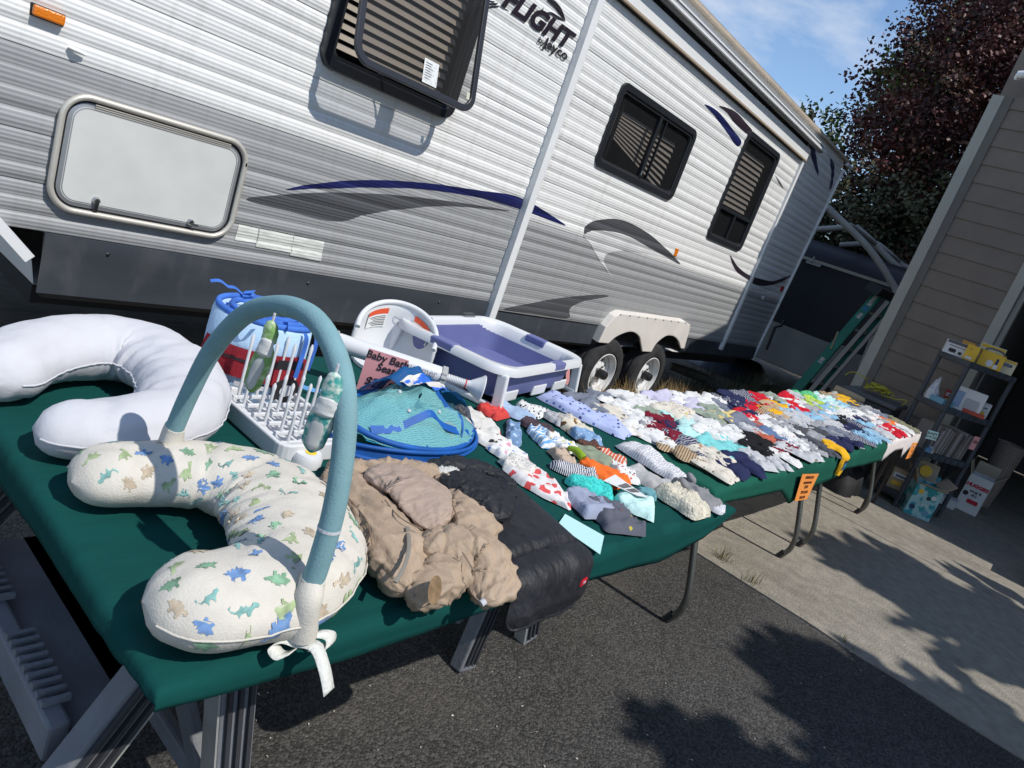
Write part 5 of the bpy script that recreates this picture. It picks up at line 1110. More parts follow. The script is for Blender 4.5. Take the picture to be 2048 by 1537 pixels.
build('body_left', puff([(672, 945, .028), (735, 1025, .034), (785, 1105, .038), (822, 1188, .03)], [.04, .056, .064, .062, .04], .5, 1.), m_tan, sn, smooth=180)
build('hood', puff([(730, 945, .055), (815, 968, .068), (852, 1012, .066), (855, 1058, .055)], [.035, .068, .078, .06, .026], .26, 4., wr=.005), mat('suit_taupe', (.36, .275, .22), rough=.65, var=.08, vs=14, bump=.5, bs=38, bstretch=(.8, 1.6, 1)), sn, smooth=180)
build('hood_lining', puff([(650, 938, .02), (720, 945, .03), (800, 950, .03), (880, 955, .025)], [.02, .04, .045, .03], .6, 15.), m_tan, sn, smooth=180)
build('body_right', puff([(885, 958, .03), (930, 1020, .038), (938, 1070, .04), (900, 1095, .038)], [.04, .056, .06, .036], .55, 7.), m_tan, sn, smooth=180)
build('trouser_leg', puff([(838, 1108, .05), (900, 1092, .062), (960, 1112, .055), (982, 1165, .036), (962, 1205, .025)], [.028, .048, .054, .05, .03], .62, 9.), m_tan, sn, smooth=180)
build('bootie', puff([(812, 1196, .028), (862, 1180, .034), (905, 1140, .036), (912, 1105, .04)], [.026, .04, .042, .03], .8, 12.), m_tan, sn, smooth=180)
sp0 = onZ(865, 1160, ZT+.085); build('sole', MB().grid(lambda u, v: sp0+nz(V(.9, .55, .05))*(.036*math.cos(6.283*u)*v)+nz(V(-.25, .45, .6))*(.018*math.sin(6.283*u)*v)+V(-.008, -.018, -.006), 24, 4, closeu=True), mat('sole_brown', (.20, .13, .07), rough=.7, var=.3, vs=60), sn)
for pts_ in ([(770, 1000, .085), (800, 1035, .09), (845, 1060, .09)], [(900, 1000, .075), (915, 1040, .085), (905, 1075, .088)], [(700, 1000, .07), (735, 1045, .078), (745, 1100, .07)], [(925, 1105, .10), (950, 1150, .085), (945, 1185, .06)]):
    build('stitch_line', MB().tube(smooth_path([onZ(x, y, ZT+h*.9) for x, y, h in pts_], 6), .0014, n=5), mat('stitch', (.22, .16, .11), rough=.8), sn)
zp = smooth_path([onZ(815, 1055, ZT+.075), onZ(818, 1095, ZT+.085), onZ(808, 1135, ZT+.08), onZ(790, 1165, ZT+.07)], 6)
build('zip', MB().tube(zp, .0045, n=6, flat=.5), mat('zip_grey', (.22, .20, .17), rough=.5), sn, smooth=60)
build('drawcord_end', MB().tube([onZ(962, 1208, ZT+.03), onZ(970, 1202, ZT+.035)], .007, n=8), m_whitecot, sn, smooth=60)

# ------------------------------------------------------------------ black padded footmuff hanging over the table edge
m_nyl = mat('black_nylon', (.016, .017, .021), rough=.6, var=.2, vs=10, bump=.8, bs=30, spec=.35, bstretch=(2.2, .7, 1))
fm = thing('footmuff', 'black padded stroller footmuff lying over the front edge of the green table', 'footmuff', (1.32, .85, ZT))
YE = .668
def muff(u, v, k=0):
    L = .555*v; y = 1.10-L; w = .150*(1-.35*max(0, .25-v)/.25)*(1 if v < .93 else math.sqrt(max(.05, 1-((v-.93)/.09)**2)))
    cxm = 1.405-.125*v; s_ = 2*u-1; x = cxm+s_*w; th = .027*(1-abs(s_)**5)**.5 if abs(s_) < 1 else 0
    th *= min(1, v*9+.15)*min(1, (1-v)*9+.3); th *= 1-.55*math.exp(-((v-.70)/.016)**2)-.35*math.exp(-((v-.36)/.02)**2)*(.4+.6*u)
    th += (.009*no(x*13, y*9, 1.)+.006*no(x*40+y*16, y*18, 2.)-.012*max(0, .14-abs(no(x*10-y*14, y*6+x*5, 4.))))*(1-abs(s_)**4)
    th = max(.004, th)
    if y > YE: return V(x, y, ZT+th)
    d = YE-y; R_ = .02; a = min(d/R_, 1.35); 
    py = YE-(R_+th)*math.sin(a); pz = ZT-R_+(R_+th)*math.cos(a)
    if d > R_*1.35:
        e_ = d-R_*1.35; py -= e_*math.cos(1.35); pz -= e_*math.sin(1.35)
    return V(x, py, pz)
build('padded_body', MB().grid(muff, 48, 84), m_nyl, fm, smooth=180)
build('edge_piping', MB().tube([muff(.004, .1+.88*i/40) for i in range(41)]+[muff(i/24, .985) for i in range(1, 24)]+[muff(.996, .98-.88*i/40) for i in range(41)], .0045, n=6), m_nyl, fm, smooth=60)
build('hood_flap', puff([(880, 955, .05), (945, 975, .062), (985, 1010, .06), (990, 1040, .05)], [.04, .066, .066, .03], .3, 21., wr=.005), m_nyl, fm, smooth=180)
build('collar_fold', puff([(842, 945, .016), (905, 932, .02), (970, 942, .02), (1030, 975, .016)], [.018, .03, .03, .018], .55, 23., wr=.005), m_nyl, fm, smooth=180)
build('fleece_lining', puff([(858, 955, .034), (885, 946, .038), (915, 945, .034)], [.012, .02, .012], .5, 24., wr=.004), mat('fleece_white', (.55, .55, .52), rough=.95, bump=.6, bs=200), fm, smooth=180)
a_, b_ = muff(.84, .80), muff(.95, .80); lp = (a_+b_)/2+V(0, -.004, .005)
ln = nz(np.cross(muff(.95, .80)-muff(.84, .80), muff(.9, .77)-muff(.9, .83))); 
lp = muff(.80, .865); lx = nz(muff(.85, .865)-muff(.75, .865)); ly = nz(muff(.80, .84)-muff(.80, .89)); ln = nz(np.cross(lx, ly))
build('red_tag', MB().prism([lp+lx*x+ly*y+ln*.003 for x, y in ((-.016, -.007), (.016, -.007), (.016, .007), (-.016, .007))], ln*.0035), mat('tag_red', (.55, .012, .03), rough=.5), fm)
text('lettering', 'zipp', .010, lp+lx*-.009+ly*-.002+ln*.0072, lx, ly, m_whitecot, fm)
for u_, v_ in ((.72, .28), (.78, .36), (.80, .20)):
    build('snap_button', MB().lathe([(0, .006), (.004, .005), (.0055, 0)], muff(u_, v_), (0, 0, 1), n=10), m_ink, fm)
# pale mint card lying on the cloth
q4 = [onZ(x, y, ZT+.003) for x, y in ((1130, 1029), (1208, 1073), (1200, 1110), (1115, 1051))]
cdn = thing('blank_card', 'pale mint paper card lying flat on the green cloth by the black footmuff', 'card', np.mean(q4, axis=0))
build('paper', MB().prism(q4[::-1], (0, 0, .0012)), mat('card_mint', (.44, .70, .68), rough=.8), cdn)
# ------------------------------------------------------------------ baby clothes
def gshape(kind):
    """half width profile over v (0 = top, 1 = bottom)"""
    return {'top': lerp([(0, .22), (.06, .34), (.12, .5), (.3, .5), (.36, .34), (.7, .32), (.9, .30), (1, .26)]),
            'onesie': lerp([(0, .2), (.06, .33), (.12, .5), (.26, .5), (.32, .33), (.65, .32), (.82, .22), (1, .12)]),
            'fold': lerp([(0, .42), (.05, .47), (.5, .5), (.95, .47), (1, .43)]),
            'trousers': lerp([(0, .36), (.1, .38), (.5, .36), (1, .30)]),
            'hat': lerp([(0, .10), (.1, .28), (.3, .43), (.6, .5), (.8, .48), (.85, .52), (1, .5)]),
            'bib': lerp([(0, .30), (.2, .40), (.5, .5), (.8, .46), (1, .28)]),
            'bandana': lerp([(0, .38), (.1, .46), (.45, .44), (.75, .28), (1, .03)]),
            'sock': lerp([(0, .44), (.4, .44), (.6, .5), (.85, .48), (1, .3)]),
            'swaddle': lerp([(0, .34), (.08, .46), (.5, .5), (.92, .48), (1, .40)])}[kind]
def gmesh(kind, L, W, th, seed, nu=15, nv=20, wr=1.):
    f = gshape(kind); mb = MB(); halves = ((-1, 1),) if kind != 'trousers' else ((-1, 0), (0, 1)); skew = .25*no(seed*3.3, 1.2)
    for lo, hi in halves:
        def fn(u, v):
            hw = f(v)*W; s = lo+(hi-lo)*u; gap = .10*W*(v-.3 if v > .3 else 0) if kind == 'trousers' else 0
            x = s*hw*(1+.12*no(v*5, seed+3*(1 if s > 0 else -1)))+(gap*(1 if lo == 0 else -1) if kind == 'trousers' else 0)+skew*W*(v-.5)*.6+.03*W*no(v*4, seed)
            y = L*(.5-v)+.02*L*no(s*2, v*2, seed)
            e = 2*u-1; k = min(1, (1-abs(e))*5); kv = min(1, v*8)*min(1, (1-v)*8); kk = math.sqrt(max(0, k*kv))
            n1 = abs(no(x*15+y*9+seed, y*8-x*5, seed+2)); n2 = abs(no(x*27-y*13, y*19+x*6, seed+5)); n3 = no(x*10+seed, y*9, seed)
            z = kk*(th*(1+.45*n3)+wr*(.011*max(0, .17-n1)/.17+.007*max(0, .15-n2)/.15+.0025*no(x*60, y*45, seed)))+.001
            if kind == 'fold': z += .004*kk*(1 if v > .5 else 0)
            if kind in ('top', 'onesie') and .30 < v < .36 and abs(s) > .6: z *= .5
            return V(x, y, max(.0008, z))
        mb.grid(fn, nu if len(halves) == 1 else 9, nv)
    return mb
def lay(name, lab, cat, kind, p, q, W, th, m_, group, seed, z=None, tilt=0., nu=15, nv=20, wr=1.):
    """garment from px point p (top) to q (bottom) on the table at height z"""
    z = z if z is not None else ZT
    a, b = onZ(*p, z+th*.5), onZ(*q, z+th*.5); a[2] = b[2] = z; L = np.linalg.norm(b-a)
    o = build(name, gmesh(kind, L, W, th, seed, nu, nv, wr), m_, smooth=180); o.location = tuple((a+b)/2); d = nz(a-b)
    o.rotation_euler = (tilt, 0, math.atan2(-d[0], d[1])); return tag(o, lab, cat, group)
G1 = 'small baby things on the first table'
def Zp(x, y): return (880+.293*x, 760+.293*y)
cotton = dict(rough=.9, bump=.3, bs=180, spec=.12)
def pl(n, c_, v=.06): return mat('cloth_'+n, c_, var=v, vs=25, **cotton)
WHT = (.66, .66, .65)
T1_items = [
 ('swaddle_blanket', 'pale blue swaddle blanket with navy polka dots lying folded by the bath tub', 'swaddle', 'swaddle', (690, 90), (1290, 375), .15, .04, pattern('polka', (.40, .46, .70), 'dots', [(.035, .045, .16), (.10, .16, .38)], 38, thr=.24)),
 ('baby_hat', 'red baby hat with white animal print cuff nearest the tub leg', 'hat', 'hat', (265, 170), (435, 258), .10, .025, pattern('redhat', (.55, .06, .05), 'stripe', [(.6, .06, .06)], 20, thr=.2)),
 ('baby_bib', 'pale denim blue bib with a dark word on it', 'bib', 'bib', (385, 165), (650, 280), .12, .02, pl('paleblue', (.33, .44, .60))),
 ('baby_hat', 'white hat with black leopard spots next to the polka dot blanket', 'hat', 'hat', (530, 160), (710, 245), .11, .025, pattern('leopard', WHT, 'dots', [(.04, .04, .04)], 75, thr=.32)),
 ('baby_bib', 'white bib with red edging at the top of the bib row', 'bib', 'bib', (120, 180), (340, 380), .15, .016, pl('cream', (.62, .60, .56))),
 ('baby_bib', 'white bib with black whale print, second in the bib row', 'bib', 'bib', (200, 330), (470, 470), .13, .022, pattern('whale', (.64, .63, .59), 'blobs', [(.03, .03, .03)], 26, thr=.26)),
 ('baby_bib', 'white bib with pale blue and pink floral print', 'bib', 'bib', (350, 440), (580, 560), .12, .020, pattern('floral', WHT, 'blobs', [(.10, .25, .60), (.60, .30, .38), (.45, .5, .65)], 45, thr=.3)),
 ('baby_bib', 'speckled grey bib just above the watermelon bib', 'bib', 'bib', (430, 530), (640, 640), .12, .020, pattern('speckle', (.60, .58, .54), 'dots', [(.3, .28, .26)], 130, thr=.3)),
 ('bandana_bib', 'pointed white bandana bib printed with red watermelon slices', 'bib', 'bandana', (530, 590), (885, 880), .15, .018, pattern('melon', (.68, .66, .65), 'blobs', [(.62, .09, .09)], 30, thr=.36)),
 ('baby_sock', 'tie dyed blue sock lying alone beside the bib row', 'sock', 'sock', (505, 285), (505, 440), .055, .022, pattern('tiedye', (.16, .26, .42), 'blobs', [(.38, .50, .66)], 40, thr=.4)),
 ('baby_hat', 'dark brown baby hat below the pale blue bib', 'hat', 'hat', (545, 275), (780, 365), .09, .028, pl('darkbrown', (.07, .05, .06))),
 ('baby_hat', 'grey knitted hat beside the leopard hat', 'hat', 'hat', (700, 215), (860, 300), .09, .03, pattern('greyknit', (.38, .38, .40), 'dots', [(.25, .25, .27)], 120)),
 ('baby_hat', 'cream hat with brown leaf print below the polka dot blanket', 'hat', 'hat', (800, 250), (990, 380), .12, .032, pattern('leafy', (.60, .55, .45), 'blobs', [(.10, .06, .03), (.30, .19, .08)], 34, thr=.36)),
 ('baby_hat', 'hat with wide blue and white stripes', 'hat', 'hat', (620, 320), (790, 460), .10, .032, pattern('bluestripe', (.66, .67, .67), 'stripe', [(.16, .36, .62)], 22, thr=.5)),
 ('baby_hat', 'white hat with small yellow and blue stars', 'hat', 'hat', (730, 370), (900, 490), .10, .032, pattern('stars', WHT, 'dots', [(.55, .48, .06), (.10, .30, .62)], 50, thr=.26)),
 ('baby_hat', 'denim blue hat at the foot of the polka dot blanket', 'hat', 'hat', (905, 335), (1060, 440), .10, .032, pattern('denimdot', (.20, .33, .52), 'dots', [(.5, .55, .62)], 60, thr=.22)),
 ('baby_hat', 'dark brown hat with thin stripes', 'hat', 'hat', (930, 410), (1130, 505), .09, .03, pattern('brownstripe', (.06, .035, .03), 'stripe', [(.16, .075, .05)], 40)),
 ('baby_hat', 'orange red hat with white stripes', 'hat', 'hat', (1040, 480), (1270, 580), .10, .03, pattern('coral', (.52, .12, .06), 'stripe', [(.66, .58, .52)], 26, thr=.22)),
 ('baby_mitten', 'beige mitten with a small dark label', 'mitten', 'sock', (790, 480), (890, 575), .075, .028, pl('beige', (.46, .36, .28))),
 ('baby_hat', 'soft sage green hat beside the carrot hat', 'hat', 'hat', (880, 455), (1170, 590), .10, .028, pl('sage', (.24, .28, .20))),
 ('carrot_hat', 'bright orange carrot hat with green stem', 'hat', 'hat', (960, 550), (1260, 720), .13, .03, pl('carrot', (.82, .16, .03))),
 ('baby_hat', 'navy and white finely striped hat', 'hat', 'hat', (750, 575), (1090, 680), .085, .03, pattern('navystripe', (.66, .66, .66), 'stripe', [(.02, .025, .07)], 52, thr=.5)),
 ('baby_hat', 'chunky turquoise knitted hat', 'hat', 'hat', (860, 670), (1190, 790), .10, .042, pattern('turq', (.06, .55, .50), 'dots', [(.03, .40, .36)], 95, thr=.45)),
 ('elephant_hat', 'blue grey animal hat with a folded ear', 'hat', 'hat', (900, 740), (1120, 930), .13, .035, pl('bluegrey', (.29, .32, .42))),
 ('baby_trousers', 'folded charcoal trousers with yellow and red dinosaur print', 'trousers', 'fold', (1090, 830), (1290, 1040), .14, .032, pattern('chardino', (.10, .105, .13), 'blobs', [(.45, .38, .06), (.45, .10, .09)], 22, thr=.15)),
 ('baby_hat', 'pale mint hat near the front edge of the green table', 'hat', 'hat', (1195, 790), (1470, 905), .13, .03, pl('mint', (.50, .72, .69))),
 ('swaddle_blanket', 'long white and grey zigzag swaddle blanket along the table end', 'swaddle', 'swaddle', (1240, 430), (1690, 700), .12, .035, pattern('zig', (.66, .66, .68), 'zigzag', [(.44, .44, .47)], 30, thr=.42)),
 ('baby_hat', 'white hat with small coloured print beside the striped orange hat', 'hat', 'hat', (1170, 530), (1300, 690), .08, .03, pattern('smallprint', WHT, 'blobs', [(.5, .1, .06), (.06, .25, .22), (.08, .08, .08)], 60, thr=.28)),
 ('baby_hat', 'plain grey jersey hat under the zigzag blanket', 'hat', 'hat', (1270, 600), (1560, 750), .13, .026, pl('greyjersey', (.40, .40, .40), .15)),
 ('baby_sock', 'rolled teal sock poking out from under the grey jersey hat', 'sock', 'sock', (1340, 750), (1480, 805), .05, .022, pl('tealsock', (.13, .30, .34))),
 ('fleece_hat', 'cream fleece hat with folded brim at the table corner', 'hat', 'fold', (1500, 730), (1810, 920), .13, .048, mat('sherpa', (.62, .58, .47), rough=.95, var=.18, vs=40, bump=1.0, bs=120, spec=.1)),
 ('mouse_hat', 'grey knitted hat with two round ears at the table corner', 'hat', 'hat', (1590, 680), (1890, 870), .11, .042, pattern('mouse', (.22, .22, .23), 'dots', [(.17, .17, .18)], 140)),
 ('baby_bootie', 'pale grey patterned bootie at the very corner of the green table', 'bootie', 'sock', (1800, 830), (1940, 905), .07, .022, pattern('bootie', (.62, .62, .65), 'zigzag', [(.46, .46, .5)], 40)),
]
T1o = {}
for i, (nm, lab, cat, kind, p, q, W, th, m_) in enumerate(T1_items):
    o = lay(nm, lab, cat, kind, Zp(*p), Zp(*q), W, th*.62, m_, G1, 11.3+i*1.7, z=ZT+.0015+.0012*(i % 4), nu=21, nv=26, wr=.9); T1o[nm] = o
def kid(name, mb, m_, par): return build(name, mb, m_, par, smooth=60)
o = T1o['carrot_hat']; b0 = onZ(*Zp(975, 535), ZT+.03); st_ = kid('stem', MB().tube(smooth_path([b0, b0+V(.0, .03, .012), b0+V(-.01, .06, .006)], 4), [.012, .014, .013, .012, .012, .011, .01, .009, .004], n=8), pl('stemgreen', (.22, .34, .03)), None)
st_.parent = o; st_.matrix_parent_inverse = Matrix.LocRotScale(o.location, o.rotation_euler, None).inverted()
o = T1o['mouse_hat']
for j, (x, y) in enumerate(((1715, 672), (1665, 712))):
    e_ = onZ(*Zp(x, y), ZT+.045); k = kid('ear', MB().lathe([(0, .012), (.014, .011), (.022, .004), (.022, -.004), (.014, -.01), (0, -.011)], e_, (.3, -.4, .8), n=16), _mats['mouse'], None)
    k.parent = o; k.matrix_parent_inverse = Matrix.LocRotScale(o.location, o.rotation_euler, None).inverted()
# red edging of the first bib: a thin cord round it
bb = next(o for o in bpy.data.objects if o.get('label', '').startswith('white bib with red'))
me = bb.data; n21 = 21; ring = [me.vertices[i*n21].co.copy() for i in range(26)]+[me.vertices[25*n21+i].co.copy() for i in range(n21)]+[me.vertices[i*n21+20].co.copy() for i in range(25, -1, -1)]
build('edging', MB().tube([V(*c_)+V(0, 0, .002) for c_ in ring], .0032, n=6), mat('edge_red', (.45, .02, .04), rough=.8), bb, local=True, smooth=60)
# instruction card
q4 = [onZ(*Zp(*p), ZT+.035) for p in ((1115, 690), (1195, 648), (1420, 805), (1345, 792))]
ci = thing('instruction_card', 'white printed card with grey squares lying on the orange hat', 'card', np.mean(q4, axis=0))
build('paper', MB().prism(q4, (0, 0, .001)), mat('paper_white', (.68, .68, .67), rough=.7), ci)
for (u0, u1, v0, v1) in ((.38, .56, .12, .48), (.38, .56, .54, .88), (.62, .8, .12, .48), (.62, .8, .54, .88)):
    P_ = lambda u, v: (q4[0]*(1-u)+q4[3]*u)*(1-v)+(q4[1]*(1-u)+q4[2]*u)*v+V(0, 0, .0022)
    build('printed_square', MB().add([P_(u0, v0), P_(u1, v0), P_(u1, v1), P_(u0, v1)], [(0, 1, 2, 3)]), mat('sq_grey', (.13, .13, .13), rough=.7), ci)

# ---- the mass of folded clothes on the long tables
CL = {'white': WHT, 'cream': (.60, .56, .48), 'grey': (.30, .31, .33), 'pale grey': (.46, .47, .49), 'charcoal': (.075, .08, .095), 'navy': (.022, .027, .075), 'black': (.014, .014, .016), 'maroon': (.17, .015, .03), 'red': (.52, .015, .03), 'rust': (.42, .11, .07), 'orange': (.72, .16, .03), 'yellow': (.70, .38, .02), 'pale yellow': (.66, .52, .20), 'mint': (.42, .68, .66), 'aqua': (.20, .56, .56), 'sky blue': (.24, .44, .60), 'denim blue': (.11, .17, .30), 'sage': (.25, .30, .24), 'green': (.10, .45, .20), 'lime': (.40, .55, .08), 'tan': (.44, .32, .20), 'slate': (.17, .19, .24), 'olive': (.20, .20, .13), 'lilac': (.50, .48, .62)}
SAMP = [(1220, 818, 'slate'), (1255, 825, 'white'), (1290, 812, 'white'), (1330, 805, 'lilac'), (1370, 805, 'white'), (1420, 802, 'white'), (1470, 800, 'navy'), (1500, 797, 'navy'), (1540, 793, 'sage'), (1575, 792, 'red'), (1610, 790, 'green'), (1645, 790, 'mint'), (1670, 795, 'tan'),
 (1240, 835, 'cream'), (1285, 830, 'grey'), (1310, 830, 'sage'), (1350, 825, 'cream'), (1375, 827, 'pale yellow'), (1410, 820, 'lilac'), (1445, 815, 'slate'), (1480, 815, 'navy'), (1515, 805, 'red'), (1540, 810, 'yellow'), (1570, 805, 'white'), (1600, 800, 'pale grey'), (1640, 808, 'lime'), (1665, 805, 'mint'), (1695, 805, 'yellow'),
 (1270, 845, 'cream'), (1330, 848, 'maroon'), (1370, 845, 'mint'), (1400, 838, 'white'), (1440, 830, 'sage'), (1470, 835, 'pale yellow'), (1510, 828, 'red'), (1545, 825, 'tan'), (1580, 825, 'sky blue'), (1605, 820, 'red'), (1630, 822, 'grey'), (1660, 820, 'sky blue'), (1680, 825, 'white'), (1715, 818, 'yellow'),
 (1300, 860, 'white'), (1345, 868, 'navy'), (1395, 868, 'mint'), (1440, 862, 'white'), (1465, 848, 'grey'), (1495, 845, 'slate'), (1530, 862, 'rust'), (1545, 850, 'white'), (1570, 845, 'grey'), (1600, 840, 'pale grey'), (1640, 845, 'sky blue'), (1670, 845, 'pale grey'), (1700, 840, 'black'), (1715, 835, 'white'), (1755, 840, 'orange'),
 (1330, 882, 'white'), (1385, 888, 'navy'), (1440, 885, 'aqua'), (1480, 878, 'white'), (1505, 868, 'pale grey'), (1540, 885, 'maroon'), (1565, 875, 'denim blue'), (1590, 870, 'white'), (1625, 865, 'charcoal'), (1650, 872, 'grey'), (1680, 865, 'slate'), (1720, 855, 'navy'), (1745, 862, 'sky blue'), (1785, 868, 'red'), (1800, 858, 'white'), (1815, 865, 'olive'),
 (1385, 905, 'tan'), (1425, 905, 'cream'), (1465, 908, 'aqua'), (1490, 920, 'navy'), (1530, 920, 'pale grey'), (1565, 918, 'white'), (1590, 908, 'pale grey'), (1620, 920, 'yellow'), (1650, 925, 'cream'), (1670, 905, 'charcoal'), (1700, 890, 'navy'), (1735, 890, 'navy'), (1755, 880, 'grey'), (1775, 885, 'black'), (1820, 870, 'green'), (1840, 880, 'sky blue'), (1845, 868, 'navy'), (1500, 895, 'black'), (1690, 812, 'sky blue'), (1705, 826, 'white'), (1735, 828, 'grey'), (1745, 850, 'navy'), (1770, 850, 'white'), (1790, 855, 'grey'), (1800, 846, 'olive'), (1720, 808, 'charcoal'), (1765, 832, 'slate'), (1680, 802, 'grey'), (1830, 872, 'white'), (1740, 838, 'white'), (1775, 862, 'pale grey'), (1655, 800, 'white')]
PREF = []
cm = {}
def cmat(cn, pt):
    key = 'g_'+cn.replace(' ', '_')+'_'+pt
    if key in _mats: return _mats[key]
    c_ = CL[cn]; lum = sum(c_)/3; ink = tuple(min(.7, x*.25+.02) for x in c_) if lum > .25 else tuple(.55*x+.32 for x in c_)
    soft = tuple(.55*x+.2 for x in c_)
    if pt == 'plain': return mat(key, c_, var=.07, vs=22, **cotton)
    if pt == 'striped': return pattern(key, c_, 'stripe', [ink if cn in ('tan', 'navy', 'aqua') else soft], 30, thr=.4, bump=.2)
    if pt == 'spotted': return pattern(key, c_, 'dots', [ink, soft], 48, thr=.24, bump=.2)
    return pattern(key, c_, 'blobs', [ink, soft, (.35, .2, .12)], 26, thr=.26, bump=.2)
ORD = ['first', 'second', 'third', 'fourth', 'fifth', 'sixth', 'seventh', 'eighth', 'ninth', 'tenth', 'eleventh', 'twelfth']
KIND = {'top': 'baby shirt', 'onesie': 'bodysuit', 'fold': 'folded shirt', 'trousers': 'baby trousers'}
def proj(P):
    v = np.array(P)-_C; z = v@_F; return 1024+F_PX*(v@_R)/z, 768.5-F_PX*(v@_U)/z
rg = random.Random(21); X_ = 2.66; col = 0; NR_ = 9; ncol = 26
for col in range(ncol):
    X_ = 2.66+col*(7.02-2.66)/(ncol-1)
    for row in range(NR_):
        y = 1.50-row*(1.50-.865)/(NR_-1)+rg.uniform(-.012, .012); x = X_+rg.uniform(-.02, .02)
        zt = .7535 if x < 5.62 else .7585
        px, py = proj((x, y, zt+.02)); s = min(SAMP, key=lambda s_: ((s_[0]-px)/1.1)**2+((s_[1]-py)*1.5)**2+rg.uniform(0, 260)); cn = s[2]
        kind = rg.choice(['top', 'onesie', 'onesie', 'fold', 'trousers', 'top']); L = rg.uniform(.165, .23); W = rg.uniform(.165, .215); th = rg.uniform(.007, .013)
        if kind == 'trousers': L *= 1.05; W *= .85
        if kind == 'fold': L *= .8; W *= .8
        pt = 'plain'; r_ = rg.random()
        if cn in ('white', 'cream', 'pale grey', 'mint', 'grey', 'sky blue', 'lilac'): pt = 'printed' if r_ < .34 else ('striped' if r_ < .5 else ('spotted' if r_ < .62 else 'plain'))
        elif cn in ('tan', 'navy', 'sage', 'denim blue'): pt = 'striped' if r_ < .3 else ('printed' if r_ < .45 else 'plain')
        if (cn == 'tan' and row >= 6): pt = 'striped'
        where = 'second table' if x < 4.42 else ('far green table' if x < 5.62 else 'white cloth')
        rowt = ('at far edge' if row == 0 else ('at near edge' if row == NR_-1 else ORD[row]+' from far edge'))
        base_col = col if x < 4.42 else col-next(c_ for c_ in range(ncol) if 2.66+c_*(7.02-2.66)/(ncol-1)+.0 >= (4.42 if x < 5.62 else 5.62)-.02)
        lab = f"{cn} {pt if pt != 'plain' else ''} {KIND[kind]} {rowt}, {ORD[min(11, max(0, base_col))]} column on {where}".replace('  ', ' ')
        o = build(KIND[kind].replace(' ', '_'), gmesh(kind, L, W, th, col*7.7+row*1.3, 17, 22, 1.), cmat(cn, pt), smooth=180)
        o.location = (x, y, zt+.004+.004*((row+col) % 3)+.004*rg.random()); o.rotation_euler = (R(rg.uniform(2, 7)), R(rg.uniform(-4, 4)), R(rg.uniform(-22, 22)+(180 if rg.random() < .15 else 0)))
        tag(o, lab, {'trousers': 'trousers', 'fold': 'shirt', 'top': 'shirt', 'onesie': 'bodysuit'}[kind], 'baby clothes laid out on the long tables')
# yellow top hanging over the edge
def hangtop(u, v):
    s = 2*u-1; w = .075*gshape('onesie')(min(1, v*.95))/.4; L = .26*v; th = .018*(1-abs(s)**4)**.5 if abs(s) < 1 else 0; th *= 1+.6*no(s*3, v*6, 2)
    y = .90-L; xx = 4.33+s*w-.04*v
    if y > .772: return V(xx, y, .775+th)
    d = .772-y; return V(xx, .764-min(d, .02)*.6-th, .775-d*.95)
o = build('bodysuit', MB().grid(hangtop, 15, 24), cmat('yellow', 'plain'), smooth=180); tag(o, 'yellow bodysuit hanging over the near edge beside the orange price sign', 'bodysuit', 'baby clothes laid out on the long tables')
build('chest_print', MB().grid(lambda u, v: hangtop(.3+.4*u, .62+.25*v)+V(0, -.003, .002), 8, 8), mat('print_teal', (.03, .20, .32), rough=.8, col2=(.02, .02, .08), vs=40, cut=(.45, .55)), o)
# orange price signs, mint sign
def vq(pts, Y): return [onY(x, y, Y) for x, y in pts]
m_or = mat('card_orange', (.85, .30, .06), rough=.8)
m_inkr = mat('ink_brown', (.12, .03, .01), rough=.7)
sign('price_sign', 'orange hand written price list hanging on the front of the green cloth', vq(((1605, 949), (1638, 948), (1614, 999), (1589, 1003)), .745), m_or, [('DRESSES $2.00', .5, .17, .026), ('SLEEPERS/PANTS', .5, .36, .022), ('$2.00', .5, .53, .03), ('TOPS $1.00', .5, .73, .028), ('SM $1.00', .5, .93, .028)], .02, ink=m_inkr)
sign('price_sign', 'narrow orange price card on the front of the white cloth', vq(((1826, 886), (1836, 886), (1823, 915), (1811, 919)), .77), m_or, [('$1', .5, .35, .04), ('00', .5, .62, .04), ('EA', .5, .9, .035)], .02, ink=m_inkr)
sign('price_sign', 'small mint green card standing at the far corner of the white cloth', [onX(x, y, 7.2) for x, y in ((1857, 860), (1878, 866), (1872, 882), (1850, 877))], _mats['card_mint'], [('BABY', .5, .45, .035), ('SHOES', .5, .85, .035)], .02)

# ------------------------------------------------------------------ plastic shelf unit by the house
m_shf = mat('shelf_slate', (.045, .052, .064), rough=.55, var=.12, vs=6)
sc0 = V(7.38, .725, 0); sa = V(.574, .819, 0); sb = V(.819, -.574, 0); SD, SL = .36, .60
shf = thing('shelf_unit', 'dark grey plastic shelf unit standing between the house wall and garage', 'shelf unit', sc0)
def spt(a, b, z): return sc0+sa*a+sb*b+V(0, 0, z)
TIER = (.10, .56, 1.0, 1.44)
for zt in TIER:
    b = build('shelf', MB().obox(spt(SD/2, SL/2, zt), sa*SD/2, sb*SL/2, V(0, 0, .028)), m_shf, shf, bev=.008)
    for k in range(7): build('rib', MB().obox(spt(-.004, .05+.083*k, zt-.004), sa*.004, sb*.012, V(0, 0, .02)), m_shf, b)
for a in (.02, SD-.02):
    for b in (.02, SL-.02):
        for z0, z1 in zip((0,)+TIER, TIER): build('post', MB().tube([spt(a, b, max(.0, z0+.028 if z0 else 0)), spt(a, b, z1-.028)], .021, n=12), m_shf, shf, smooth=50)
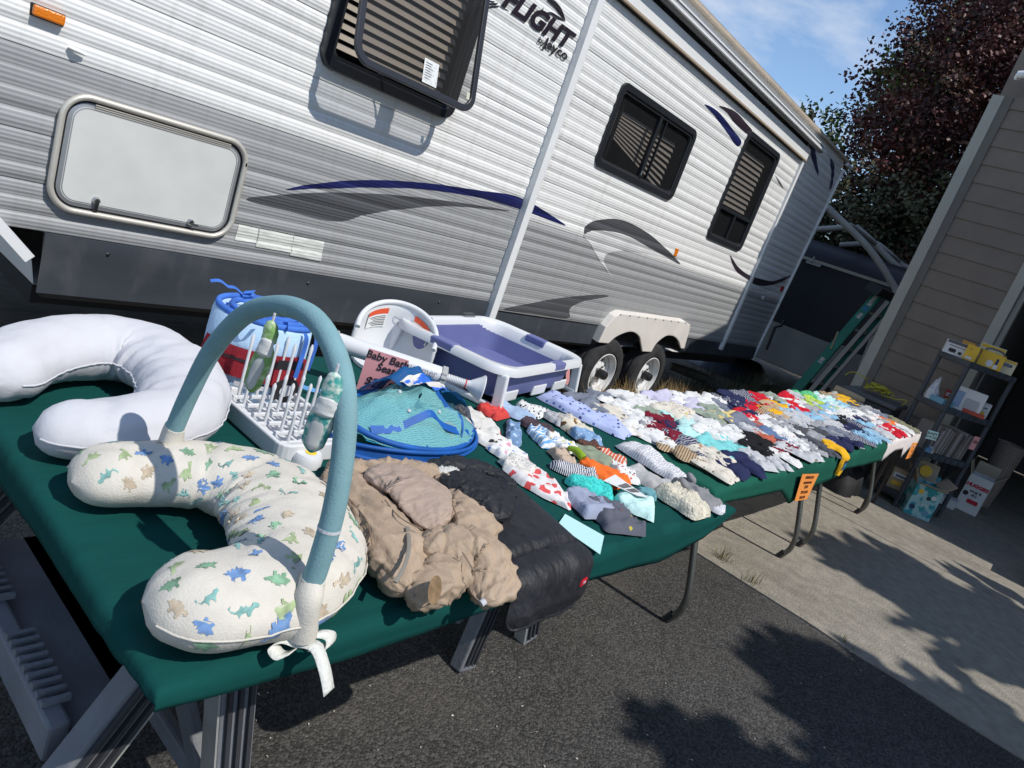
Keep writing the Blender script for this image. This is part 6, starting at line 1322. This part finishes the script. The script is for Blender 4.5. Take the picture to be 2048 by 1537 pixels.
def sbox(name, lab, a, b, z, da, db, h, m_, cat, grp, rot=0., extra=None):
    ca, cb = (sa*math.cos(rot)+sb*math.sin(rot)), (sb*math.cos(rot)-sa*math.sin(rot)); c_ = spt(a, b, z)
    t = thing(name, lab, cat, c_, grp); build('carton', MB().obox(c_+V(0, 0, h/2), ca*da/2, cb*db/2, V(0, 0, h/2)), m_, t, bev=.002)
    fr = c_-ca*(da/2+.001); ed = c_-cb*(db/2+.001)   # front (towards -sa) and end (towards -sb) faces
    return t, fr, cb, ca, ed
GB = 'cartons on the shelf unit'
zt = TIER[3]+.028
m_yel = mat('box_yellow', (.70, .43, .03), rough=.5); m_pale = mat('box_pale_yellow', (.62, .58, .40), rough=.5); m_bxw = mat('box_white', (.62, .62, .62), rough=.5)
m_lblu = mat('logo_navy', (.012, .03, .11), rough=.5); m_lgry = mat('box_grey', (.10, .10, .11), rough=.5)
def patch(t, fr, xd, x0, x1, z0, z1, m_, nm='printed_panel', k=1, r=.0):
    n = nz(np.cross(xd, V(0, 0, 1))); n = n if n@(-_F) > 0 else -n
    P = [fr+xd*x+V(0, 0, z)+n*.0012*k for x, z in (rrect(x0, x1, z0, z1, r, 4) if r else ((x0, z0), (x1, z0), (x1, z1), (x0, z1)))]
    return build(nm, MB().add(P, [tuple(range(len(P)))]), m_, t)
t, fr, xd, ca, ed = sbox('carton', 'white carton with a black pump picture at the left of the top shelf', .26, .07, zt, .13, .19, .125, m_bxw, 'carton', GB, R(43))
patch(t, fr, xd, -.093, .093, .098, .124, m_lgry); patch(t, fr, xd, -.06, .0, .02, .055, m_ink, r=.012); patch(t, fr, xd, .02, .05, .018, .045, m_ink, r=.01); patch(t, fr, xd, -.07, .06, .075, .082, m_lgry)
t, fr, xd, ca, ed = sbox('carton', 'plain yellow carton standing second on the top shelf', .12, .10, zt, .09, .10, .14, m_yel, 'carton', GB, R(52))
patch(t, fr, xd, -.035, .02, .012, .035, m_bxw, r=.01); patch(t, fr, xd, -.03, .0, .09, .115, mat('box_amber', (.62, .33, .02), rough=.5))
t, fr, xd, ca, ed = sbox('carton', 'yellow hanging pack with a white bottle picture and dark handle', .05, .26, zt, .09, .19, .14, m_yel, 'carton', GB, R(45))
patch(t, fr, xd, -.03, .02, .01, .07, m_bxw, r=.02); patch(t, fr, xd, .035, .055, .04, .10, m_lblu, r=.008); patch(t, fr, xd, .03, .065, .005, .045, m_bxw, k=2, r=.015)
build('handle', MB().tube(smooth_path([fr+xd*-.08+V(0, 0, .14), fr+xd*-.05+V(0, 0, .165), fr+xd*.04+V(0, 0, .165), fr+xd*.08+V(0, 0, .14)], 4), .008, n=8), m_lgry, t)
for lab, a, b, w, h in (('tall pale yellow formula carton with two navy logos at the back of the top shelf', .20, .40, .20, .20), ('small pale yellow carton with a navy logo at the right end of the top shelf', .05, .46, .13, .125)):
    t, fr, xd, ca, ed = sbox('carton', lab, a, b, zt, .10, w, h, m_pale, 'carton', GB, R(47))
    patch(t, fr, xd, -w*.48, w*.48, h*.82, h*.97, m_yel)
    for s_ in ((-.5, .5) if w > .15 else (0,)):
        x = s_*w*.48; patch(t, fr, xd, x-.04, x+.04, h*.52, h*.72, m_lblu, k=2, r=.012); text('lettering', 'Enfamil', .02, fr+xd*(x-.033)+V(0, 0, h*.57)-ca*.004, xd, (0, 0, 1), m_bxw, t)
zt = TIER[2]+.028
t, fr, xd, ca, ed = sbox('carton', 'white picture carton standing on the second shelf', .10, .30, zt, .10, .26, .21, m_bxw, 'carton', GB, R(47))
patch(t, fr, xd, -.12, -.04, .02, .17, mat('pic_blue', (.25, .34, .50), rough=.5)); patch(t, fr, xd, -.02, .10, .03, .13, mat('pic_grey', (.38, .38, .40), rough=.5), r=.02)
t, fr, xd, ca, ed = sbox('parcel', 'flat orange red packet lying on the second shelf', .02, .34, zt, .08, .18, .035, mat('pack_red', (.40, .06, .03), rough=.5), 'packet', GB, R(45))
def crumple(c_, rx, ry, h, seed): return lambda u, v: V(c_[0], c_[1], c_[2])+V(rx*math.cos(6.283*u)*math.sin(1.57*v), ry*math.sin(6.283*u)*math.sin(1.57*v), h*math.cos(1.57*v))*(1+.5*no(math.cos(6.283*u)*2.5, math.sin(6.283*u)*2.5, v*3+seed))
tag(build('plastic_bag', MB().grid(crumple(spt(.26, .06, zt), .05, .05, .17, 2.), 24, 12, closeu=True), mat('bag_white', (.5, .51, .54), rough=.3), smooth=180), 'crumpled clear white plastic bag at the left end of the second shelf', 'bag')
t, fr, xd, ca, ed = sbox('wipes_pack', 'flat blue and white pack of wipes on the second shelf', .17, .08, zt, .20, .13, .05, mat('pack_blue', (.12, .30, .42), rough=.4), 'wipes', GB, 0.)
zt = TIER[1]+.028; rb = random.Random(5)
for k in range(20):
    b = .10+.024*k; h = rb.uniform(.22, .26); c_ = spt(.16+rb.uniform(-.015, .015), b, zt+h/2)
    o = build('thin_book', MB().obox(c_, sa*.10, sb*.0105, V(0, 0, h/2)+sb*.012), mat('book_%d' % (k % 4), [(.22, .20, .18), (.30, .27, .24), (.16, .13, .12), (.34, .30, .30)][k % 4], rough=.8))
    tag(o, 'thin worn children book standing upright, %s from the left on the third shelf' % ['first', 'second', 'third', 'fourth', 'fifth', 'sixth', 'seventh', 'eighth', 'ninth', 'tenth', 'eleventh', 'twelfth', 'thirteenth', 'fourteenth', 'fifteenth', 'sixteenth', 'seventeenth', 'eighteenth', 'nineteenth', 'last'][k], 'book', 'books on the shelf unit')
for j, b in enumerate((.02, .06, .10)):
    o = build('small_toy', MB().grid(crumple(spt(-.0+.02*j, b+.02, zt), .035, .035, .05, 3.+j), 16, 8, closeu=True), mat('toy_mix%d' % j, [(.1, .22, .34), (.5, .48, .45), (.4, .33, .25)][j], rough=.7), smooth=180); tag(o, ['blue', 'white', 'tan'][j]+' small soft toy lying in front of the books on the shelf unit', 'toy', 'soft toys on the shelf unit')
sign('price_sign', 'small pink card stuck between the books and the blanket bin', [spt(-.03, .44, z_)+sb*x for x, z_ in ((0, .86), (.07, .86), (.07, .73), (0, .73))], _mats['card_pink'], [('50c', .5, .5, .04)], .02)
bkc = onX(2004, 925, 9.75); bkh = bkc[2]+.22
def basket(u, v):
    a = 6.283*u; r_ = .10+.05*v+.008*no(math.cos(a)*3, math.sin(a)*3, v*2); return V(bkc[0]+r_*math.cos(a)*1.2, bkc[1]+r_*math.sin(a), .008+bkh*v)
tag(build('blanket_bin', MB().grid(basket, 30, 14, closeu=True), pattern('plaid', (.16, .13, .115), 'stripe', [(.26, .22, .20)], 14, thr=.4), smooth=60), 'tall bin draped with a beige striped blanket right of the shelf unit', 'bin')
for i_, (lab, a, b, z_, da, db, h_, c_) in enumerate((('small red carton at the back of the second shelf', .28, .30, TIER[2]+.028, .08, .10, .13, (.36, .03, .03)), ('small white bottle carton beside the white picture carton', .06, .50, TIER[2]+.028, .06, .07, .14, (.55, .55, .53)), ('pale blue carton at the right of the second shelf', .20, .50, TIER[2]+.028, .08, .10, .17, (.22, .36, .48)), ('kraft carton at the left of the lowest shelf', .20, .14, TIER[0]+.028, .16, .18, .2, (.34, .25, .16)), ('teal carton at the right of the lowest shelf', .18, .42, TIER[0]+.028, .16, .2, .24, (.05, .26, .28)), ('small orange carton on the top shelf behind the yellow ones', .30, .22, TIER[3]+.028, .08, .1, .16, (.6, .28, .04)))):
    t, fr, xd, ca, ed = sbox('carton', lab, a, b, z_, da, db, h_, mat('goods_%d' % i_, c_, rough=.5), 'carton', GB, R(46))
    patch(t, fr, xd, -db*.4, db*.4, h_*.55, h_*.8, m_bxw); patch(t, fr, xd, -db*.3, db*.2, h_*.62, h_*.7, m_lblu, k=2); patch(t, fr, xd, -db*.35, db*.1, h_*.2, h_*.4, m_yel, r=.01)
# cartons on the floor
bx = thing('diaper_carton', 'open teal patterned diaper carton on the concrete in front of the shelf', 'carton', (7.5, .54, 0), 'diaper cartons on the concrete')
p0, p1 = onZ(1806, 1024, .006), onZ(1857, 1045, .006); xd = nz(p1-p0); yd = V(-xd[1], xd[0], 0); yd = yd if yd[0] > 0 else -yd; w = np.linalg.norm(p1-p0); h = .30
mb = MB(); c_ = (p0+p1)/2
mb.obox(c_+yd*.15+V(0, 0, h/2), xd*w/2, yd*.15, V(0, 0, h/2)); mb.f.pop(1 if np.cross(xd, yd)[2] > 0 else 0)
o = build('carton', mb, mat('carton_teal', (.30, .50, .52), rough=.6, col2=(.02, .26, .30), vs=13, cut=(.47, .53)), bx); md = o.modifiers.new('t', 'SOLIDIFY'); md.thickness = .004
kraft = mat('kraft_inside', (.36, .30, .22), rough=.8)
for e0, e1, oo in ((c_-xd*w/2+yd*.3, c_+xd*w/2+yd*.3, yd*.06+V(0, 0, .16)), (c_-xd*w/2, c_+xd*w/2, -yd*.10+V(0, 0, .03)), (c_+xd*w/2, c_+xd*w/2+yd*.3, xd*.08+V(0, 0, .09)), (c_-xd*w/2, c_-xd*w/2+yd*.3, -xd*.06+V(0, 0, .12))):
    o = build('flap', MB().add([e0+V(0, 0, h), e1+V(0, 0, h), e1+V(0, 0, h)+oo, e0+V(0, 0, h)+oo], [(0, 1, 2, 3)]), kraft, bx); md = o.modifiers.new('t', 'SOLIDIFY'); md.thickness = .004
build('printed_disc', MB().lathe([(0, 0), (.055, 0)], c_+yd*.31+V(0, 0, h+.08)-yd*.0, -yd+V(0, 0, .3), n=20), m_yel, bx)
for k, (x, z_, r_, m_) in enumerate(((-.06, .24, .022, m_yel), (.02, .2, .018, m_ink), (-.07, .08, .024, m_lblu), (.05, .06, .03, _mats['pack_blue']), (.06, .22, .022, m_bxw))):
    build('printed_spot', MB().lathe([(0, 0), (r_, 0)], c_-yd*.0025+xd*x+V(0, 0, z_), -yd, n=14), m_, bx)
text('lettering', 'Pure', .05, c_-yd*.003+xd*-.04+V(0, 0, .12), xd, (0, 0, 1), m_bxw, bx)
hb = thing('diaper_carton', 'white carton with red HUGGIES lettering on the concrete by the garage', 'carton', (8.1, .2, 0), 'diaper cartons on the concrete')
g0, g1 = onX(1908, 1014, 8.0), onX(1949, 1033, 8.0); g0 = onZ(1906, 1013, .006); g1 = onZ(1950, 1034, .006); xd = nz(g1-g0); yd = V(-xd[1], xd[0], 0); yd = yd if yd[0] > 0 else -yd; w = np.linalg.norm(g1-g0); c_ = (g0+g1)/2; h = .40
mb = MB().obox(c_+yd*.15+V(0, 0, h/2), xd*w/2, yd*.15, V(0, 0, h/2)); mb.f.pop(1 if np.cross(xd, yd)[2] > 0 else 0)
o = build('carton', mb, mat('carton_white', (.58, .58, .58), rough=.6), hb); md = o.modifiers.new('t', 'SOLIDIFY'); md.thickness = .004
for e0, e1, oo in ((c_-xd*w/2+yd*.3, c_+xd*w/2+yd*.3, yd*.05+V(0, 0, .12)), (c_+xd*w/2, c_+xd*w/2+yd*.3, xd*.09+V(0, 0, .10)), (c_-xd*w/2, c_-xd*w/2+yd*.3, -xd*.05+V(0, 0, .12))):
    o = build('flap', MB().add([e0+V(0, 0, h), e1+V(0, 0, h), e1+V(0, 0, h)+oo, e0+V(0, 0, h)+oo], [(0, 1, 2, 3)]), kraft, hb); md = o.modifiers.new('t', 'SOLIDIFY'); md.thickness = .004
text('lettering', 'HUGGIES', .050, c_-yd*.003+xd*-w*.47+V(0, 0, .275), xd, (0, 0, 1), mat('ink_red', (.45, .01, .03), rough=.5), hb, bold=.003)
text('lettering', 'snug &\ndry', .04, c_-yd*.003+xd*.01+V(0, 0, .22), xd, (0, 0, 1), m_ink, hb, bold=.001, align='CENTER')
build('printed_band', MB().prism([c_-yd*.0035+xd*x+V(0, 0, z_) for x, z_ in rrect(-.03, .075, .10, .145, .012, 4)], -yd*.001), mat('ink_red', (.45, .01, .03)), hb)
build('printed_spot', MB().lathe([(0, 0), (.026, 0)], c_-yd*.0035+xd*-.07+V(0, 0, .19), -yd, n=16), m_ink, hb)
sm = thing('paper_tray', 'low white carton lid lying between the two diaper cartons', 'carton', onZ(1890, 1015, .006))
cc = onZ(1884, 1012, .006)+V(.12, 0, 0); build('carton', MB().box(cc[0]-.1, cc[0]+.12, cc[1]-.10, cc[1]+.10, .008, .10), _mats['carton_white'], sm, bev=.003)
# plastic tote under the white cloth, grey tote with yellow rope
tote = thing('storage_tote', 'dark grey lidded plastic tote in the shade against the house wall', 'tote', (7.7, 1.5, 0))
build('bin', MB().prism([V(x, y, 0.006) for x, y in ((7.45, 1.12), (8.02, 1.12), (8.02, 1.58), (7.45, 1.58))], (0, 0, .80)), mat('tote_grey', (.05, .052, .057), rough=.55), tote, bev=.02)
build('lid', MB().box(7.42, 8.04, 1.09, 1.60, .807, .85), mat('tote_lid', (.075, .078, .085), rough=.5), tote, bev=.012)
ro = random.Random(2); rc = onX(1742, 815, 7.62); pts = []
for k in range(60):
    a = k*.9; r_ = ro.uniform(.03, .15); pts.append(V(7.66+ro.uniform(-.08, .08), rc[1]+r_*math.cos(a)*1.0, .875+.05*abs(math.sin(k*.37))+r_*.35*abs(math.sin(a))))
pts = [V(7.6, rc[1]+.34, .93), V(7.6, rc[1]+.28, .99), V(7.62, rc[1]+.15, .97)]+pts+[V(7.6, rc[1]-.16, .9), V(7.58, rc[1]-.26, .93), V(7.58, rc[1]-.24, .87)]
tag(build('yellow_rope', MB().tube(smooth_path(pts, 5), .0055, n=6), mat('rope_yellow', (.36, .33, .03), rough=.6), smooth=60), 'tangled yellow extension cord heaped on the grey tote', 'cord')
ft = onZ(1660, 790, .80); tag(build('rolled_cloth', MB().tube([V(7.25, 1.62, .80), V(7.3, 1.47, .79), V(7.36, 1.36, .79)], [.04, .045, .03], n=12), pl('rolltan', (.40, .31, .20)), smooth=60), 'tan rolled cloth at the far end of the clothes tables', 'cloth')
tag(build('black_duffel', MB().grid(crumple(V(7.0, 1.25, .0), .26, .24, .42, 6.), 24, 12, closeu=True), mat('duffel', (.012, .012, .014), rough=.7), smooth=180), 'black bag in the dark under the far clothes table', 'bag')
# dark fabric camp chair at the right edge
ch = thing('camp_chair', 'dark fabric camp chair corner at the right edge of the picture', 'chair', onZ(2060, 1190, .006))
cp = onZ(2062, 1178, .006)
build('seat', MB().grid(lambda u, v: cp+V(-.05+.5*u, .06-.5*v, .30-.06*math.sin(math.pi*u)*math.sin(math.pi*v)), 12, 12), mat('chair_cloth', (.014, .012, .02), rough=.8), ch, smooth=180)
build('side_panel', MB().grid(lambda u, v: cp+V(-.05+.02*v, .06-.5*u, .08+.22*v+.05*u), 10, 8), _mats['chair_cloth'], ch, smooth=180)
for x, y in ((0, .04), (.42, .04), (0, -.4), (.42, -.4)): build('leg', MB().tube([cp+V(x, y, 0), cp+V(x, y, .3)], .01, n=8), m_black, ch)
